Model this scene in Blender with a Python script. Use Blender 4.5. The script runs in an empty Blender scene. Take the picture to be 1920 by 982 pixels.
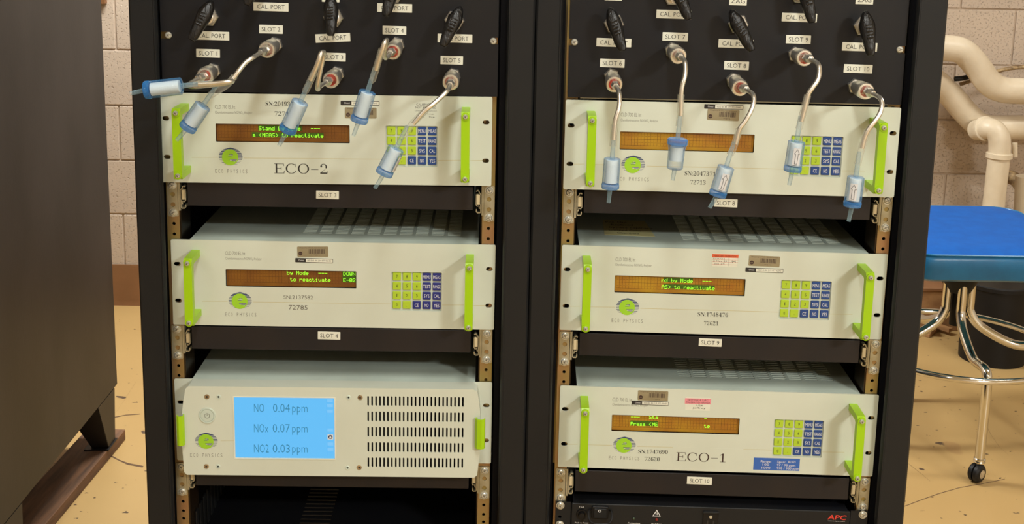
import bpy, math, random
from mathutils import Vector, Matrix
from mathutils.geometry import tessellate_polygon
random.seed(7)
C = bpy.context.scene.collection
SC = bpy.context.scene
# ------------------------------------------------------------------ camera
# all lengths in millimetres, x right, y into the room, z up; FLOOR is the floor height
F_PX, CX, CY = 2203.737, 949.611, 252.686
CAM = Vector((230.989, -1692.805, 319.378))
YAW, PITCH, ROLL = math.radians(-0.894), math.radians(10.374), math.radians(1.127)
FLOOR = -1130.08
cy_, sy_, cp_, sp_ = math.cos(YAW), math.sin(YAW), math.cos(PITCH), math.sin(PITCH)
_r = Vector((cy_, sy_, 0)); FWD = Vector((-sy_*cp_, cy_*cp_, -sp_)); _u = _r.cross(FWD)
RT = _r*math.cos(ROLL) + _u*math.sin(ROLL); UP = -_r*math.sin(ROLL) + _u*math.cos(ROLL)
def W(p): return Vector((p[0], p[1], p[2]-FLOOR))*0.001
cam = bpy.data.cameras.new('camera'); camo = bpy.data.objects.new('camera', cam); C.objects.link(camo)
m = Matrix((RT, UP, -FWD)).transposed().to_4x4(); m.translation = W(CAM); camo.matrix_world = m
cam.sensor_width = 36; cam.lens = F_PX/1920*36
cam.shift_x = (960-CX)/1920; cam.shift_y = (CY-491)/1920
cam.clip_start = 0.05; cam.clip_end = 50
SC.camera = camo
SC.view_settings.view_transform = 'Standard'; SC.view_settings.look = 'None'
SC.view_settings.gamma = 1; SC.view_settings.use_curve_mapping = False
SC.view_settings.exposure = 0.09
# ------------------------------------------------------------------ light
wd = bpy.data.worlds.new('world'); SC.world = wd; wd.use_nodes = True
wd.node_tree.nodes['Background'].inputs[0].default_value = (1.0, 0.98, 0.94, 1)
wd.node_tree.nodes['Background'].inputs[1].default_value = 0.2
def area(name, x, y, w, d, power, col=(.985, 1, .955), z=1490):
    l = bpy.data.lights.new(name, 'AREA'); l.shape = 'RECTANGLE'; l.size = w; l.size_y = d; l.energy = power; l.color = col
    o = bpy.data.objects.new(name, l); C.objects.link(o); o.location = W((x, y, z)); return o
area('ceiling_lamp_light', 2450, -3050, .6, .3, 132)
area('ceiling_lamp_light', -1500, -2500, 1.2, .3, 16)
area('ceiling_lamp_light', 300, -1150, .25, 1.0, 25)
area('ceiling_lamp_light', 2500, 900, 1.2, .3, 26)
area('ceiling_lamp_light', -350, 1750, 1.2, .3, 92)
# ------------------------------------------------------------------ unprojection helpers (pixel -> point on a real plane)
RO = Vector((585.527-241.3, -2.222, -0.596)); RA = math.radians(-2.1947)
M_L = Matrix.Identity(4)
M_R = Matrix.Translation(RO) @ Matrix.Rotation(RA, 4, 'Z') @ Matrix.Translation((241.3, 0, 0))
def dev_matrix(MR_, x, y, z, roll): return MR_ @ Matrix.Translation((x, y, z)) @ Matrix.Rotation(-math.radians(roll), 4, 'Y')
def ray(px, py): return FWD + RT*((px-CX)/F_PX) - UP*((py-CY)/F_PX)
def at(px, py, y=0.0, M=M_L):
    """point in the local frame M (a rack or a device) seen at pixel px,py at local depth y"""
    Mi = M.inverted(); o = Mi @ CAM; v = Mi.to_3x3() @ ray(px, py)
    return o + v*((y-o.y)/v.y)
def atz(px, py, z):
    v = ray(px, py); return CAM + v*((z-CAM.z)/v.z)
def atx(px, py, x):
    v = ray(px, py); return CAM + v*((x-CAM.x)/v.x)
# ------------------------------------------------------------------ materials
def srgb(r, g, b):
    f = lambda c: (c/255/12.92) if c/255 <= .04045 else ((c/255+.055)/1.055)**2.4
    return (f(r), f(g), f(b), 1)
def mat(name, col, rough=.5, metal=0, noise=0, nscale=20, col2=None, bump=0, bscale=200, alpha=1, emit=None, estr=0, spec=.5, stretch=(1, 1, 1), coat=0):
    mt = bpy.data.materials.new(name); mt.use_nodes = True; nt = mt.node_tree; b = nt.nodes['Principled BSDF']
    b.inputs['Base Color'].default_value = col; b.inputs['Roughness'].default_value = rough; b.inputs['Metallic'].default_value = metal
    b.inputs['Specular IOR Level'].default_value = spec; b.inputs['Alpha'].default_value = alpha; b.inputs['Coat Weight'].default_value = coat
    if emit: b.inputs['Emission Color'].default_value = emit; b.inputs['Emission Strength'].default_value = estr
    if noise or bump:
        tc = nt.nodes.new('ShaderNodeTexCoord'); mp = nt.nodes.new('ShaderNodeMapping'); mp.inputs['Scale'].default_value = stretch
        nt.links.new(tc.outputs['Object'], mp.inputs[0])
    if noise:
        n = nt.nodes.new('ShaderNodeTexNoise'); n.inputs['Scale'].default_value = nscale; n.inputs['Detail'].default_value = 5
        nt.links.new(mp.outputs[0], n.inputs['Vector'])
        r = nt.nodes.new('ShaderNodeValToRGB'); r.color_ramp.elements[0].position = .35; r.color_ramp.elements[1].position = .65
        c2 = col2 or tuple(c*(1-noise) for c in col[:3])+(1,)
        r.color_ramp.elements[0].color = col; r.color_ramp.elements[1].color = c2
        nt.links.new(n.outputs[0], r.inputs[0]); nt.links.new(r.outputs[0], b.inputs['Base Color'])
    if bump:
        n = nt.nodes.new('ShaderNodeTexNoise'); n.inputs['Scale'].default_value = bscale; n.inputs['Detail'].default_value = 4
        nt.links.new(mp.outputs[0], n.inputs['Vector'])
        bp = nt.nodes.new('ShaderNodeBump'); bp.inputs['Strength'].default_value = bump; bp.inputs['Distance'].default_value = .002
        nt.links.new(n.outputs[0], bp.inputs['Height']); nt.links.new(bp.outputs[0], b.inputs['Normal'])
    return mt
cream = mat('cream_powder_coat', srgb(207, 213, 199), .42, noise=1, nscale=9, col2=srgb(201, 206, 191), bump=.05, bscale=900)
cream2 = mat('cover_paint', srgb(204, 217, 205), .4, noise=1, nscale=12, col2=srgb(193, 205, 193), bump=.05, bscale=700)
groove_m = mat('tan_line', srgb(190, 180, 130), .6)
green = mat('lime_paint', srgb(156, 200, 6), .38, spec=.5)
green_d = mat('lime_print', srgb(152, 203, 40), .6)
navy = mat('navy_print', srgb(52, 66, 104), .6)
white = mat('label_white', srgb(226, 226, 212), .6, noise=1, nscale=30, col2=srgb(214, 213, 196))
white_ink = mat('white_ink', srgb(225, 225, 225), .6)
ink = mat('black_ink', srgb(40, 38, 36), .6)
ink_g = mat('grey_ink', srgb(95, 90, 80), .6)
brown_ink = mat('brown_ink', srgb(62, 42, 38), .6)
blackp = mat('black_rack_paint', srgb(27, 28, 29), .5, spec=.3, noise=1, nscale=6, col2=srgb(24, 25, 27), bump=.06, bscale=1200)
blackpan = mat('black_panel_paint', srgb(26, 26, 28), .45, spec=.3, noise=1, nscale=8, col2=srgb(20, 21, 26), bump=.04, bscale=1200)
blackin = mat('black_interior', srgb(12, 12, 16), .6, spec=.15)
traym = mat('black_tray_paint', srgb(38, 33, 32), .5, spec=.3, noise=1, nscale=12, col2=srgb(31, 29, 31), bump=.05, bscale=1000)
rubber = mat('black_rubber', srgb(16, 15, 15), .35, bump=.8, bscale=260, stretch=(1, 1, .35))
steel = mat('brushed_steel', srgb(236, 232, 222), .3, .92, bump=.05, bscale=300)
nutm = mat('nickel_steel', srgb(236, 234, 228), .3, .92, noise=1, nscale=120, col2=srgb(200, 197, 190))
chrome = mat('chrome', srgb(220, 218, 210), .1, 1)
zinc = mat('yellow_zinc', srgb(168, 132, 98), .36, .7, noise=1, nscale=18, col2=srgb(158, 146, 92), bump=.05)
zinc_shade = mat('shaded_zinc', srgb(58, 46, 32), .25, .6, noise=1, nscale=10, col2=srgb(36, 29, 22))  # rail zinc with the shade inside the bay put into its colour
zinc_w = mat('clear_zinc', srgb(186, 182, 160), .34, .6, noise=1, nscale=30, col2=srgb(160, 152, 124))
ivory = mat('ivory_plastic', srgb(205, 188, 150), .5)
screwm = mat('screw_zinc', srgb(222, 222, 212), .3, .6, noise=1, nscale=400, col2=srgb(180, 180, 168))
red = mat('red_ring', srgb(214, 72, 52), .45)
vfd = mat('amber_display', srgb(128, 78, 24), .5, noise=1, nscale=26, col2=srgb(150, 98, 26))
vfd2 = mat('amber_display_bright', srgb(176, 114, 30), .5, noise=1, nscale=22, col2=srgb(196, 150, 34))
vfdline = mat('display_grid', srgb(84, 50, 18), .6)
vfdglow = mat('display_glow', srgb(150, 255, 40), .5, emit=srgb(160, 255, 60), estr=1.1)
vfdcell = mat('display_lit_cell', srgb(70, 110, 22), .5)
key_g = mat('lime_key', srgb(172, 200, 46), .5)
key_b = mat('blue_key', srgb(30, 66, 130), .5)
key_b2 = mat('dark_blue_key', srgb(32, 40, 118), .5)
keypan = mat('keypad_foil', srgb(196, 204, 190), .4)
lcd = mat('lcd_backlight', srgb(10, 20, 30), .4, emit=srgb(100, 196, 255), estr=.86)
lcd_line = mat('lcd_line', srgb(60, 120, 180), .5, emit=srgb(64, 150, 215), estr=.8)
lcd_sq = mat('lcd_square', srgb(10, 20, 30), .5, emit=srgb(128, 204, 255), estr=.86)
lcd_txt = mat('lcd_text', srgb(30, 90, 120), .5, emit=srgb(40, 130, 170), estr=.45)
tagm = mat('foil_tag', srgb(160, 150, 122), .4, .3, noise=1, nscale=40, col2=srgb(146, 136, 108))
orange = mat('orange_print', srgb(214, 92, 52), .6)
pink = mat('pink_print', srgb(226, 140, 150), .6)
bluel = mat('blue_label', srgb(52, 98, 178), .5)
notem = mat('yellow_note', srgb(216, 208, 150), .7)
apc_red = mat('red_logo', srgb(214, 62, 48), .6)
led_r = mat('red_led', srgb(120, 30, 24), .3)
led_g = mat('green_led', srgb(50, 64, 44), .3)
def clearm(name, col, a0, a1, rough=.08):
    mt = mat(name, col, rough, spec=.6); nt = mt.node_tree; b = nt.nodes['Principled BSDF']
    lw = nt.nodes.new('ShaderNodeLayerWeight'); lw.inputs[0].default_value = .3
    mr = nt.nodes.new('ShaderNodeMapRange'); mr.inputs[3].default_value = a0; mr.inputs[4].default_value = a1
    nt.links.new(lw.outputs['Facing'], mr.inputs[0]); nt.links.new(mr.outputs[0], b.inputs['Alpha']); return mt
shellm = clearm('pale_blue_plastic', srgb(84, 144, 200), .07, 1.0)
capm = clearm('blue_plastic', srgb(56, 140, 220), .34, 1.0)
clearp = clearm('clear_plastic', srgb(206, 204, 190), .10, .75)
barbm = clearm('grey_clear_plastic', srgb(150, 184, 200), .22, .95)
glassm = clearm('display_glass', srgb(60, 40, 20), .02, .35, .05)
membrane = mat('filter_paper', srgb(222, 236, 240), .8, bump=.18, bscale=500)
arrow_l = mat('arrow_sticker', srgb(206, 206, 208), .5)
gunmetal = mat('grey_brown_steel', srgb(50, 46, 46), .45, .1, spec=.3, noise=1, nscale=2.6, col2=srgb(34, 32, 33), bump=.06, bscale=60, stretch=(1, 2.2, 1))
plankm = mat('old_wood', srgb(122, 86, 60), .7, noise=1, nscale=9, col2=srgb(84, 60, 44), bump=.4, bscale=60, stretch=(6, .6, 6))
pipem = mat('cream_pipe_paint', srgb(222, 208, 184), .38, noise=1, nscale=14, col2=srgb(212, 196, 170), bump=.35, bscale=70)
bluev = mat('blue_vinyl_top', srgb(8, 90, 178), .65, spec=.25, noise=1, nscale=30, col2=srgb(12, 84, 168), bump=.1, bscale=900)
bluev2 = mat('blue_vinyl_side', srgb(8, 108, 160), .3, noise=1, nscale=20, col2=srgb(8, 96, 144), bump=.12, bscale=400)
blackpl = mat('black_plastic', srgb(20, 19, 20), .5, spec=.3, noise=1, nscale=12, col2=srgb(15, 14, 15))
brownbase = mat('brown_cove_base', srgb(136, 94, 60), .5, noise=1, nscale=8, col2=srgb(122, 84, 52))
woodm = mat('pale_wood', srgb(170, 128, 84), .6, noise=1, nscale=20, col2=srgb(140, 100, 64))
ductm = mat('dull_brass', srgb(178, 152, 112), .5, .2, noise=1, nscale=60, col2=srgb(110, 88, 62), bump=.3)
mortar = mat('mortar', srgb(192, 173, 154), .9)
def wall_mat():
    mt = mat('painted_block', srgb(196, 178, 160), .62, noise=1, nscale=3, col2=srgb(186, 168, 151)); nt = mt.node_tree; b = nt.nodes['Principled BSDF']
    tc = nt.nodes.new('ShaderNodeTexCoord')
    v = nt.nodes.new('ShaderNodeTexNoise'); v.inputs['Scale'].default_value = 130; v.inputs['Detail'].default_value = 2; v.inputs['Roughness'].default_value = .65
    nt.links.new(tc.outputs['Object'], v.inputs['Vector'])
    r = nt.nodes.new('ShaderNodeValToRGB'); r.color_ramp.elements[0].position = .33; r.color_ramp.elements[1].position = .42
    r.color_ramp.elements[0].color = (0, 0, 0, 1); r.color_ramp.elements[1].color = (1, 1, 1, 1)
    nt.links.new(v.outputs[0], r.inputs[0])
    bp = nt.nodes.new('ShaderNodeBump'); bp.inputs['Strength'].default_value = .8; bp.inputs['Distance'].default_value = .003
    nt.links.new(r.outputs[0], bp.inputs['Height']); nt.links.new(bp.outputs[0], b.inputs['Normal']); return mt
blockm = wall_mat()
def floor_mat():
    mt = mat('tan_vinyl_floor', srgb(184, 152, 100), .42, noise=1, nscale=1.4, col2=srgb(175, 143, 92), bump=.08, bscale=20); nt = mt.node_tree; b = nt.nodes['Principled BSDF']
    tc = nt.nodes.new('ShaderNodeTexCoord'); src = b.inputs['Base Color'].links[0].from_socket
    def layer(src, scale, thr, col, st=(1, 1, 1), dist=0):
        mp = nt.nodes.new('ShaderNodeMapping'); mp.inputs['Scale'].default_value = st; nt.links.new(tc.outputs['Object'], mp.inputs[0])
        n = nt.nodes.new('ShaderNodeTexNoise'); n.inputs['Scale'].default_value = scale; n.inputs['Detail'].default_value = 3; n.inputs['Distortion'].default_value = dist
        nt.links.new(mp.outputs[0], n.inputs['Vector'])
        r = nt.nodes.new('ShaderNodeValToRGB'); r.color_ramp.elements[0].position = thr; r.color_ramp.elements[1].position = thr+.012
        nt.links.new(n.outputs[0], r.inputs[0])
        mx = nt.nodes.new('ShaderNodeMix'); mx.data_type = 'RGBA'; nt.links.new(r.outputs[0], mx.inputs[0]); nt.links.new(src, mx.inputs[6]); mx.inputs[7].default_value = col
        return mx.outputs[2]
    s = layer(src, 12, .69, srgb(84, 66, 52)); s = layer(s, 30, .69, srgb(78, 60, 44), (1, 1.8, 1))
    s = layer(s, 2.3, .66, srgb(166, 132, 86))
    nt.links.new(s, b.inputs['Base Color']); return mt
floorm = floor_mat(); crackm = mat('crack_dirt', srgb(96, 72, 52), .9)
# ------------------------------------------------------------------ mesh builder
class MB:
    def __init__(s): s.v = []; s.f = []; s.m = []; s.mats = []
    def mi(s, m):
        if m not in s.mats: s.mats.append(m)
        return s.mats.index(m)
    def add(s, v, f, m):
        n = len(s.v); k = s.mi(m); s.v += [tuple(p) for p in v]; s.f += [tuple(i+n for i in q) for q in f]; s.m += [k]*len(f); return s
    def box(s, x0, x1, y0, y1, z0, z1, m, c=0):
        if c <= 0:
            v = [(x, y, z) for z in (z0, z1) for y in (y0, y1) for x in (x0, x1)]
            return s.add(v, [(0, 2, 3, 1), (4, 5, 7, 6), (0, 1, 5, 4), (2, 6, 7, 3), (0, 4, 6, 2), (1, 3, 7, 5)], m)
        # chamfer the outline in xz and the front edges
        o = [(x0+c, z0), (x1-c, z0), (x1, z0+c), (x1, z1-c), (x1-c, z1), (x0+c, z1), (x0, z1-c), (x0, z0+c)]
        i_ = [(x0+c, z0+c), (x1-c, z0+c), (x1-c, z0+c), (x1-c, z1-c), (x1-c, z1-c), (x0+c, z1-c), (x0+c, z1-c), (x0+c, z0+c)]
        h = c*.6
        inn = [(min(max(x, x0+h), x1-h), min(max(z, z0+h), z1-h)) for x, z in o]
        v = [(x, y0, z) for x, z in inn]+[(x, y0+h, z) for x, z in o]+[(x, y1, z) for x, z in o]
        f = [tuple(range(8))]+[(i, i+8, (i+1) % 8+8, (i+1) % 8) for i in range(8)]+[(i+8, i+16, (i+1) % 8+16, (i+1) % 8+8) for i in range(8)]+[tuple(range(23, 15, -1))]
        return s.add(v, f, m)
    def plate(s, outer, holes, y0, y1, m, rev=False, T=None):
        """flat plate in xz with real holes, extruded from y0 to y1; T maps (x, y, z) elsewhere"""
        loops = [outer]+list(holes); pts = [Vector((x, z, 0)) for l in loops for x, z in l]
        tri = tessellate_polygon([[Vector((x, z, 0)) for x, z in l] for l in loops]); n = len(pts)
        v = [(p.x, y0, p.y) for p in pts]+[(p.x, y1, p.y) for p in pts]
        f = [tuple(t) for t in tri]+[tuple(i+n for i in reversed(t)) for t in tri]
        k = 0
        for l in loops:
            L = len(l); f += [(k+i, k+(i+1) % L, k+(i+1) % L+n, k+i+n) for i in range(L)]; k += L
        if T: v = [T(*p) for p in v]
        return s.add(v, f, m)
    def ring_sweep(s, centres, frames, profs, m, cap=True):
        n = len(profs[0]); v = []
        for c, (a, b), pr in zip(centres, frames, profs): v += [c+a*x+b*y for x, y in pr]
        f = []
        for k in range(len(centres)-1): f += [(k*n+i, k*n+(i+1) % n, (k+1)*n+(i+1) % n, (k+1)*n+i) for i in range(n)]
        if cap: f += [tuple(range(n-1, -1, -1)), tuple((len(centres)-1)*n+i for i in range(n))]
        return s.add(v, f, m)
    def tube(s, pts, r, m, n=12, cap=True):
        pts = [Vector(p) for p in pts]; R_ = r if isinstance(r, (list, tuple)) else [r]*len(pts)
        t0 = (pts[1]-pts[0]).normalized(); a = t0.orthogonal().normalized(); fr = []
        for i, p in enumerate(pts):
            t = (pts[min(i+1, len(pts)-1)]-pts[max(i-1, 0)]).normalized(); a = (a-t*a.dot(t)).normalized(); fr.append((a, t.cross(a)))
        pr = [[(rr*math.cos(2*math.pi*k/n), rr*math.sin(2*math.pi*k/n)) for k in range(n)] for rr in R_]
        return s.ring_sweep(pts, fr, pr, m, cap)
    def lathe(s, p0, axis, prof, m, n=20, cap=True, phase=0):
        p0 = Vector(p0); ax = Vector(axis).normalized(); a = ax.orthogonal().normalized(); b = ax.cross(a)
        pr = [[(r*math.cos(2*math.pi*(k+phase)/n), r*math.sin(2*math.pi*(k+phase)/n)) for k in range(n)] for t, r in prof]
        return s.ring_sweep([p0+ax*t for t, r in prof], [(a, b)]*len(prof), pr, m, cap)
    def disc(s, x, z, r, y, m, n=16): return s.add([(x+r*math.cos(2*math.pi*k/n), y, z+r*math.sin(2*math.pi*k/n)) for k in range(n)], [tuple(range(n))], m)
    def quad(s, x0, x1, z0, z1, y, m): return s.add([(x0, y, z0), (x1, y, z0), (x1, y, z1), (x0, y, z1)], [(0, 1, 2, 3)], m)
    def text(s, body, x, z, y, m, h=3, w=None, serif=False, align='L', rot=0, yd=0):
        V, F, bw, hh = text_mesh(body, serif); sz = h/hh; sx = (w/bw) if w else sz
        ox = {'L': 0, 'C': -bw*sx/2, 'R': -bw*sx}[align]; c, sn = math.cos(rot), math.sin(rot)
        return s.add([(x+(a*sx+ox)*c-b*sz*sn, y, z+(a*sx+ox)*sn+b*sz*c) for a, b in V], F, m)
    def tracked(s, body, x, z, y, m, h, w, cw):
        """condensed capitals set wide: every glyph cw wide at most, letters spread over w"""
        n = len(body); st = (w-cw)/(n-1)
        for i, c in enumerate(body):
            if c != ' ': s.text(c, x+i*st+cw/2, z, y, m, h=h, w=cw*(.16 if c == 'I' else 1), serif='light', align='C')
        return s
    def roman(s, body, x, z, y, m, h, w):
        """regular-weight roman capitals drawn from strokes: body fitted to width w, cap height h"""
        T, t = .135, .05; adv = {'E': .98, 'C': 1.04, 'O': 1.08, '-': .80, '1': .62, '2': .74}
        tot = sum(adv[c] for c in body)-.1; k = w/(tot*h); px = 0
        def P(pts): s.add([(x+(px+a)*h*k, y, z+b*h) for a, b in pts], [tuple(range(len(pts)))], m)
        def arc(cx, cz, rx, rz, a0, a1, tx, tz, n=26):
            o = [math.radians(a0+(a1-a0)*i/n) for i in range(n+1)]
            for i in range(n):
                q = [(cx+r*math.cos(a), cz+r2*math.sin(a)) for a, (r, r2) in ((o[i], (rx, rz)), (o[i+1], (rx, rz)), (o[i+1], (rx-tx, rz-tz)), (o[i], (rx-tx, rz-tz)))]
                P(q)
        for c in body:
            if c == 'E':
                P([(.12, 0), (.12+T, 0), (.12+T, 1), (.12, 1)]); P([(0, 0), (.86, 0), (.86, t), (0, t)]); P([(0, 1-t), (.82, 1-t), (.82, 1), (0, 1)]); P([(.25, .49), (.62, .49), (.62, .49+t), (.25, .49+t)])
                P([(.80, 0), (.86, 0), (.90, .28), (.86, .28)]); P([(.77, 1), (.82, 1), (.84, .74), (.80, .74)]); P([(.58, .36), (.62, .36), (.62, .68), (.58, .68)])
            elif c == 'O': arc(.49, .5, .48, .52, 0, 360, T, t)
            elif c == 'C':
                arc(.49, .5, .48, .52, 48, 312, T, t); arc(.49, .5, .48, .52, 300, 336, t*1.1, t*1.1); P([(.80, .98), (.85, .98), (.87, .64), (.83, .64)])
            elif c == '-': P([(.06, .40), (.68, .40), (.68, .455), (.06, .455)])
            elif c == '1': P([(.26, 0), (.26+T, 0), (.26+T, 1), (.26, .97)]); P([(.08, 0), (.58, 0), (.58, t), (.08, t)]); P([(.05, .80), (.09, .77), (.30, .90), (.39, 1), (.30, 1)])
            elif c == '2':
                arc(.34, .71, .29, .31, -28, 165, .12, .055); P([(.54, .52), (.595, .565), (.14, .12), (.05, .12)]); P([(.04, 0), (.64, 0), (.66, .13), (.05, .13)]); P([(.60, .10), (.66, .10), (.68, .26), (.645, .26)]); arc(.135, .74, .085, .08, 0, 360, .084, .079, 14)
            px += adv[c]
        return s
    def mesh(s, name, sharp=35):
        me = bpy.data.meshes.new(name); me.from_pydata([(x*.001, y*.001, z*.001) for x, y, z in s.v], [], s.f)
        for mm in s.mats: me.materials.append(mm)
        me.polygons.foreach_set('material_index', s.m)
        me.polygons.foreach_set('use_smooth', [True]*len(s.f)); me.update(); me.validate()
        import bmesh
        bm = bmesh.new(); bm.from_mesh(me); bmesh.ops.recalc_face_normals(bm, faces=bm.faces[:]); bm.to_mesh(me); bm.free()
        me.set_sharp_from_angle(angle=math.radians(sharp)); return me
    def build(s, name, parent=None, **kw): return link(name, s.mesh(name, **kw), parent)
SER = {**{c: chr(0x1D400+ord(c)-65) for c in 'ABCDEFGHIJKLMNOPQRSTUVWXYZ'}, **{c: chr(0x1D7CE+int(c)) for c in '0123456789'}, '-': '\u2212'}
_tc = {}; _cap = {}
def text_raw(body, off=0):
    cu = bpy.data.curves.new('text', 'FONT'); cu.body = body; cu.size = 1; cu.resolution_u = 2; cu.offset = off
    ob = bpy.data.objects.new('text', cu); me = bpy.data.meshes.new_from_object(ob)
    V = [(v.co.x, v.co.y) for v in me.vertices]; F = [tuple(p.vertices) for p in me.polygons]
    bpy.data.objects.remove(ob); bpy.data.meshes.remove(me); bpy.data.curves.remove(cu); return V, F
def text_mesh(body, serif=False):
    k = (body, serif)
    if k not in _tc:
        if serif not in _cap:
            ys = [b for a, b in text_raw(SER['E'] if serif is True else 'E', 0)[0]]; _cap[serif] = max(ys)-min(ys)
        V, F = text_raw(''.join(SER.get(c, c) for c in body) if serif is True else body, {True: -.010, False: -.003, 'light': -.011}[serif])
        x0 = min(a for a, b in V); x1 = max(a for a, b in V); hh = _cap[serif]
        _tc[k] = ([(a-x0, b) for a, b in V], F, x1-x0, hh)
    return _tc[k]
def link(name, me, parent=None):
    o = bpy.data.objects.new(name, me); C.objects.link(o)
    if parent is not None: o.parent = parent
    return o
def tag(o, label, cat, group=None, kind=None):
    o['label'] = label; o['category'] = cat
    if group: o['group'] = group
    if kind: o['kind'] = kind
    return o
def SW(M):
    """matrix in mm -> world matrix in m"""
    M = M.copy(); t = M.translation.copy(); M.translation = W(t); return M
def thing(name, M, label, cat, group=None):
    o = bpy.data.objects.new(name, None); C.objects.link(o); o.empty_display_size = .05; o.matrix_world = SW(M); return tag(o, label, cat, group)
def smooth(pts, n=5):
    """Catmull-Rom through the points"""
    P = [Vector(p) for p in pts]; P = [P[0]*2-P[1]]+P+[P[-1]*2-P[-2]]; out = []
    for i in range(1, len(P)-2):
        for k in range(n):
            t = k/n; a, b, c, d = P[i-1:i+3]
            out.append(.5*((2*b)+(c-a)*t+(2*a-5*b+4*c-d)*t*t+(3*b-a-3*c+d)*t**3))
    return out+[P[-2]]
def rrect(x0, x1, z0, z1, r, n=3):
    o = []
    for cx, cz, a in ((x1-r, z0+r, -90), (x1-r, z1-r, 0), (x0+r, z1-r, 90), (x0+r, z0+r, 180)):
        for k in range(n+1):
            t = math.radians(a+90*k/n); o.append((cx+r*math.cos(t), cz+r*math.sin(t)))
    return o
def oval(x, z, a=5, b=3.2): return rrect(x-a, x+a, z-b, z+b, b-.05, 3)
def circ(x, z, r, n=10): return [(x+r*math.cos(2*math.pi*k/n), z+r*math.sin(2*math.pi*k/n)) for k in range(n)]
# ------------------------------------------------------------------ room
ROOM = (-3800, 4200, -5200, 2550)
def struct(o): o['kind'] = 'structure'; return o
def room():
    x0, x1, y0, y1 = ROOM; Z1 = 1500
    fl = struct(MB().box(x0, x1, y0, y1, -60, 0, floorm).build('floor')); fl.location = W((0, 0, FLOOR))
    for pts, w in ((((1690, 951), (1722, 939), (1760, 925), (1800, 914), (1840, 907), (1884, 898)), 1.6), (((1700, 866), (1716, 879), (1730, 890), (1744, 902)), 1.4), (((205, 852), (222, 862), (240, 869), (268, 875)), 4),
                   (((218, 772), (232, 752), (246, 730), (256, 714)), 3), (((215, 782), (236, 778), (262, 776)), 3), (((1838, 780), (1846, 790), (1858, 815), (1874, 838), (1890, 852)), 1.6)):
        P = [atz(x, y, FLOOR) for x, y in pts]; b = MB(); n = len(P)
        L_ = [(p.x, p.y-w*(.5+random.random()), .5) for p in P]; R_ = [(p.x, p.y+w*(.5+random.random()), .5) for p in P]
        b.add(L_+R_, [(i, i+1, i+1+n, i+n) for i in range(n-1)], crackm); b.build('floor_crack', fl)
    struct(MB().box(x0, x1, y0, y1, 0, 60, mat('ceiling_tile', srgb(225, 220, 205), .8)).build('ceiling')).location = W((0, 0, Z1))
    plain = mat('plain_wall', srgb(214, 204, 190), .7)
    struct(MB().box(x0-80, x0, y0, y1, 0, Z1-FLOOR, plain).build('wall_left')).location = W((0, 0, FLOOR))
    struct(MB().box(x1, x1+80, y0, y1, 0, Z1-FLOOR, plain).build('wall_right')).location = W((0, 0, FLOOR))
    struct(MB().box(x0, x1, y0-80, y0, 0, Z1-FLOOR, plain).build('wall_front')).location = W((0, 0, FLOOR))
    # back wall: mortar bed with every block proud of it
    wb = struct(MB().box(x0, x1, y1+4, y1+140, 0, Z1-FLOOR, mortar).build('wall_back')); wb.location = W((0, 0, FLOOR))
    zc0 = at(215, 300, 2550).z-FLOOR          # one bed joint seen left of the racks
    zc0 -= 203.2*math.floor(zc0/203.2)
    me = MB().box(-200, 200, 0, 8, -98.5, 98.5, blockm, 2.5).mesh('block'); me2 = MB().box(-97, 97, 0, 8, -97, 97, blockm, 2.5).mesh('block')
    off = {0: 0, 1: 203.2}
    for r in range(-1, 13):
        zc = zc0+203.2*r+101.6
        if zc < 100 or zc > 2560: continue
        k = 0; x = -1320+off[r % 2]
        while x < 3100:
            b = link('block', me, wb); b.location = (x/1000, (y1-1+random.uniform(-.8, .8))/1000, zc/1000); x += 406.4
    bb = MB(); pr = [(0, 0), (-9, 0), (-7, 10), (-5, 20), (-5, 150), (-3, 157), (0, 158)]
    bb.add([(x, y1+y, z) for x in (x0, x1) for y, z in pr], [(i, i+1, i+8, i+7) for i in range(6)]+[tuple(range(7)), tuple(range(13, 6, -1))], brownbase)
    struct(bb.build('baseboard_back')).location = W((0, -2, FLOOR))
    return wb
room()
def lamp_fixture(x, y, w, d, label):
    t = thing('ceiling_lamp', Matrix.Translation((x, y, 1494)), label, 'lamp')
    MB().box(-w*500-20, w*500+20, -d*500-20, d*500+20, 0, 5, cream).build('housing', t)
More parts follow.
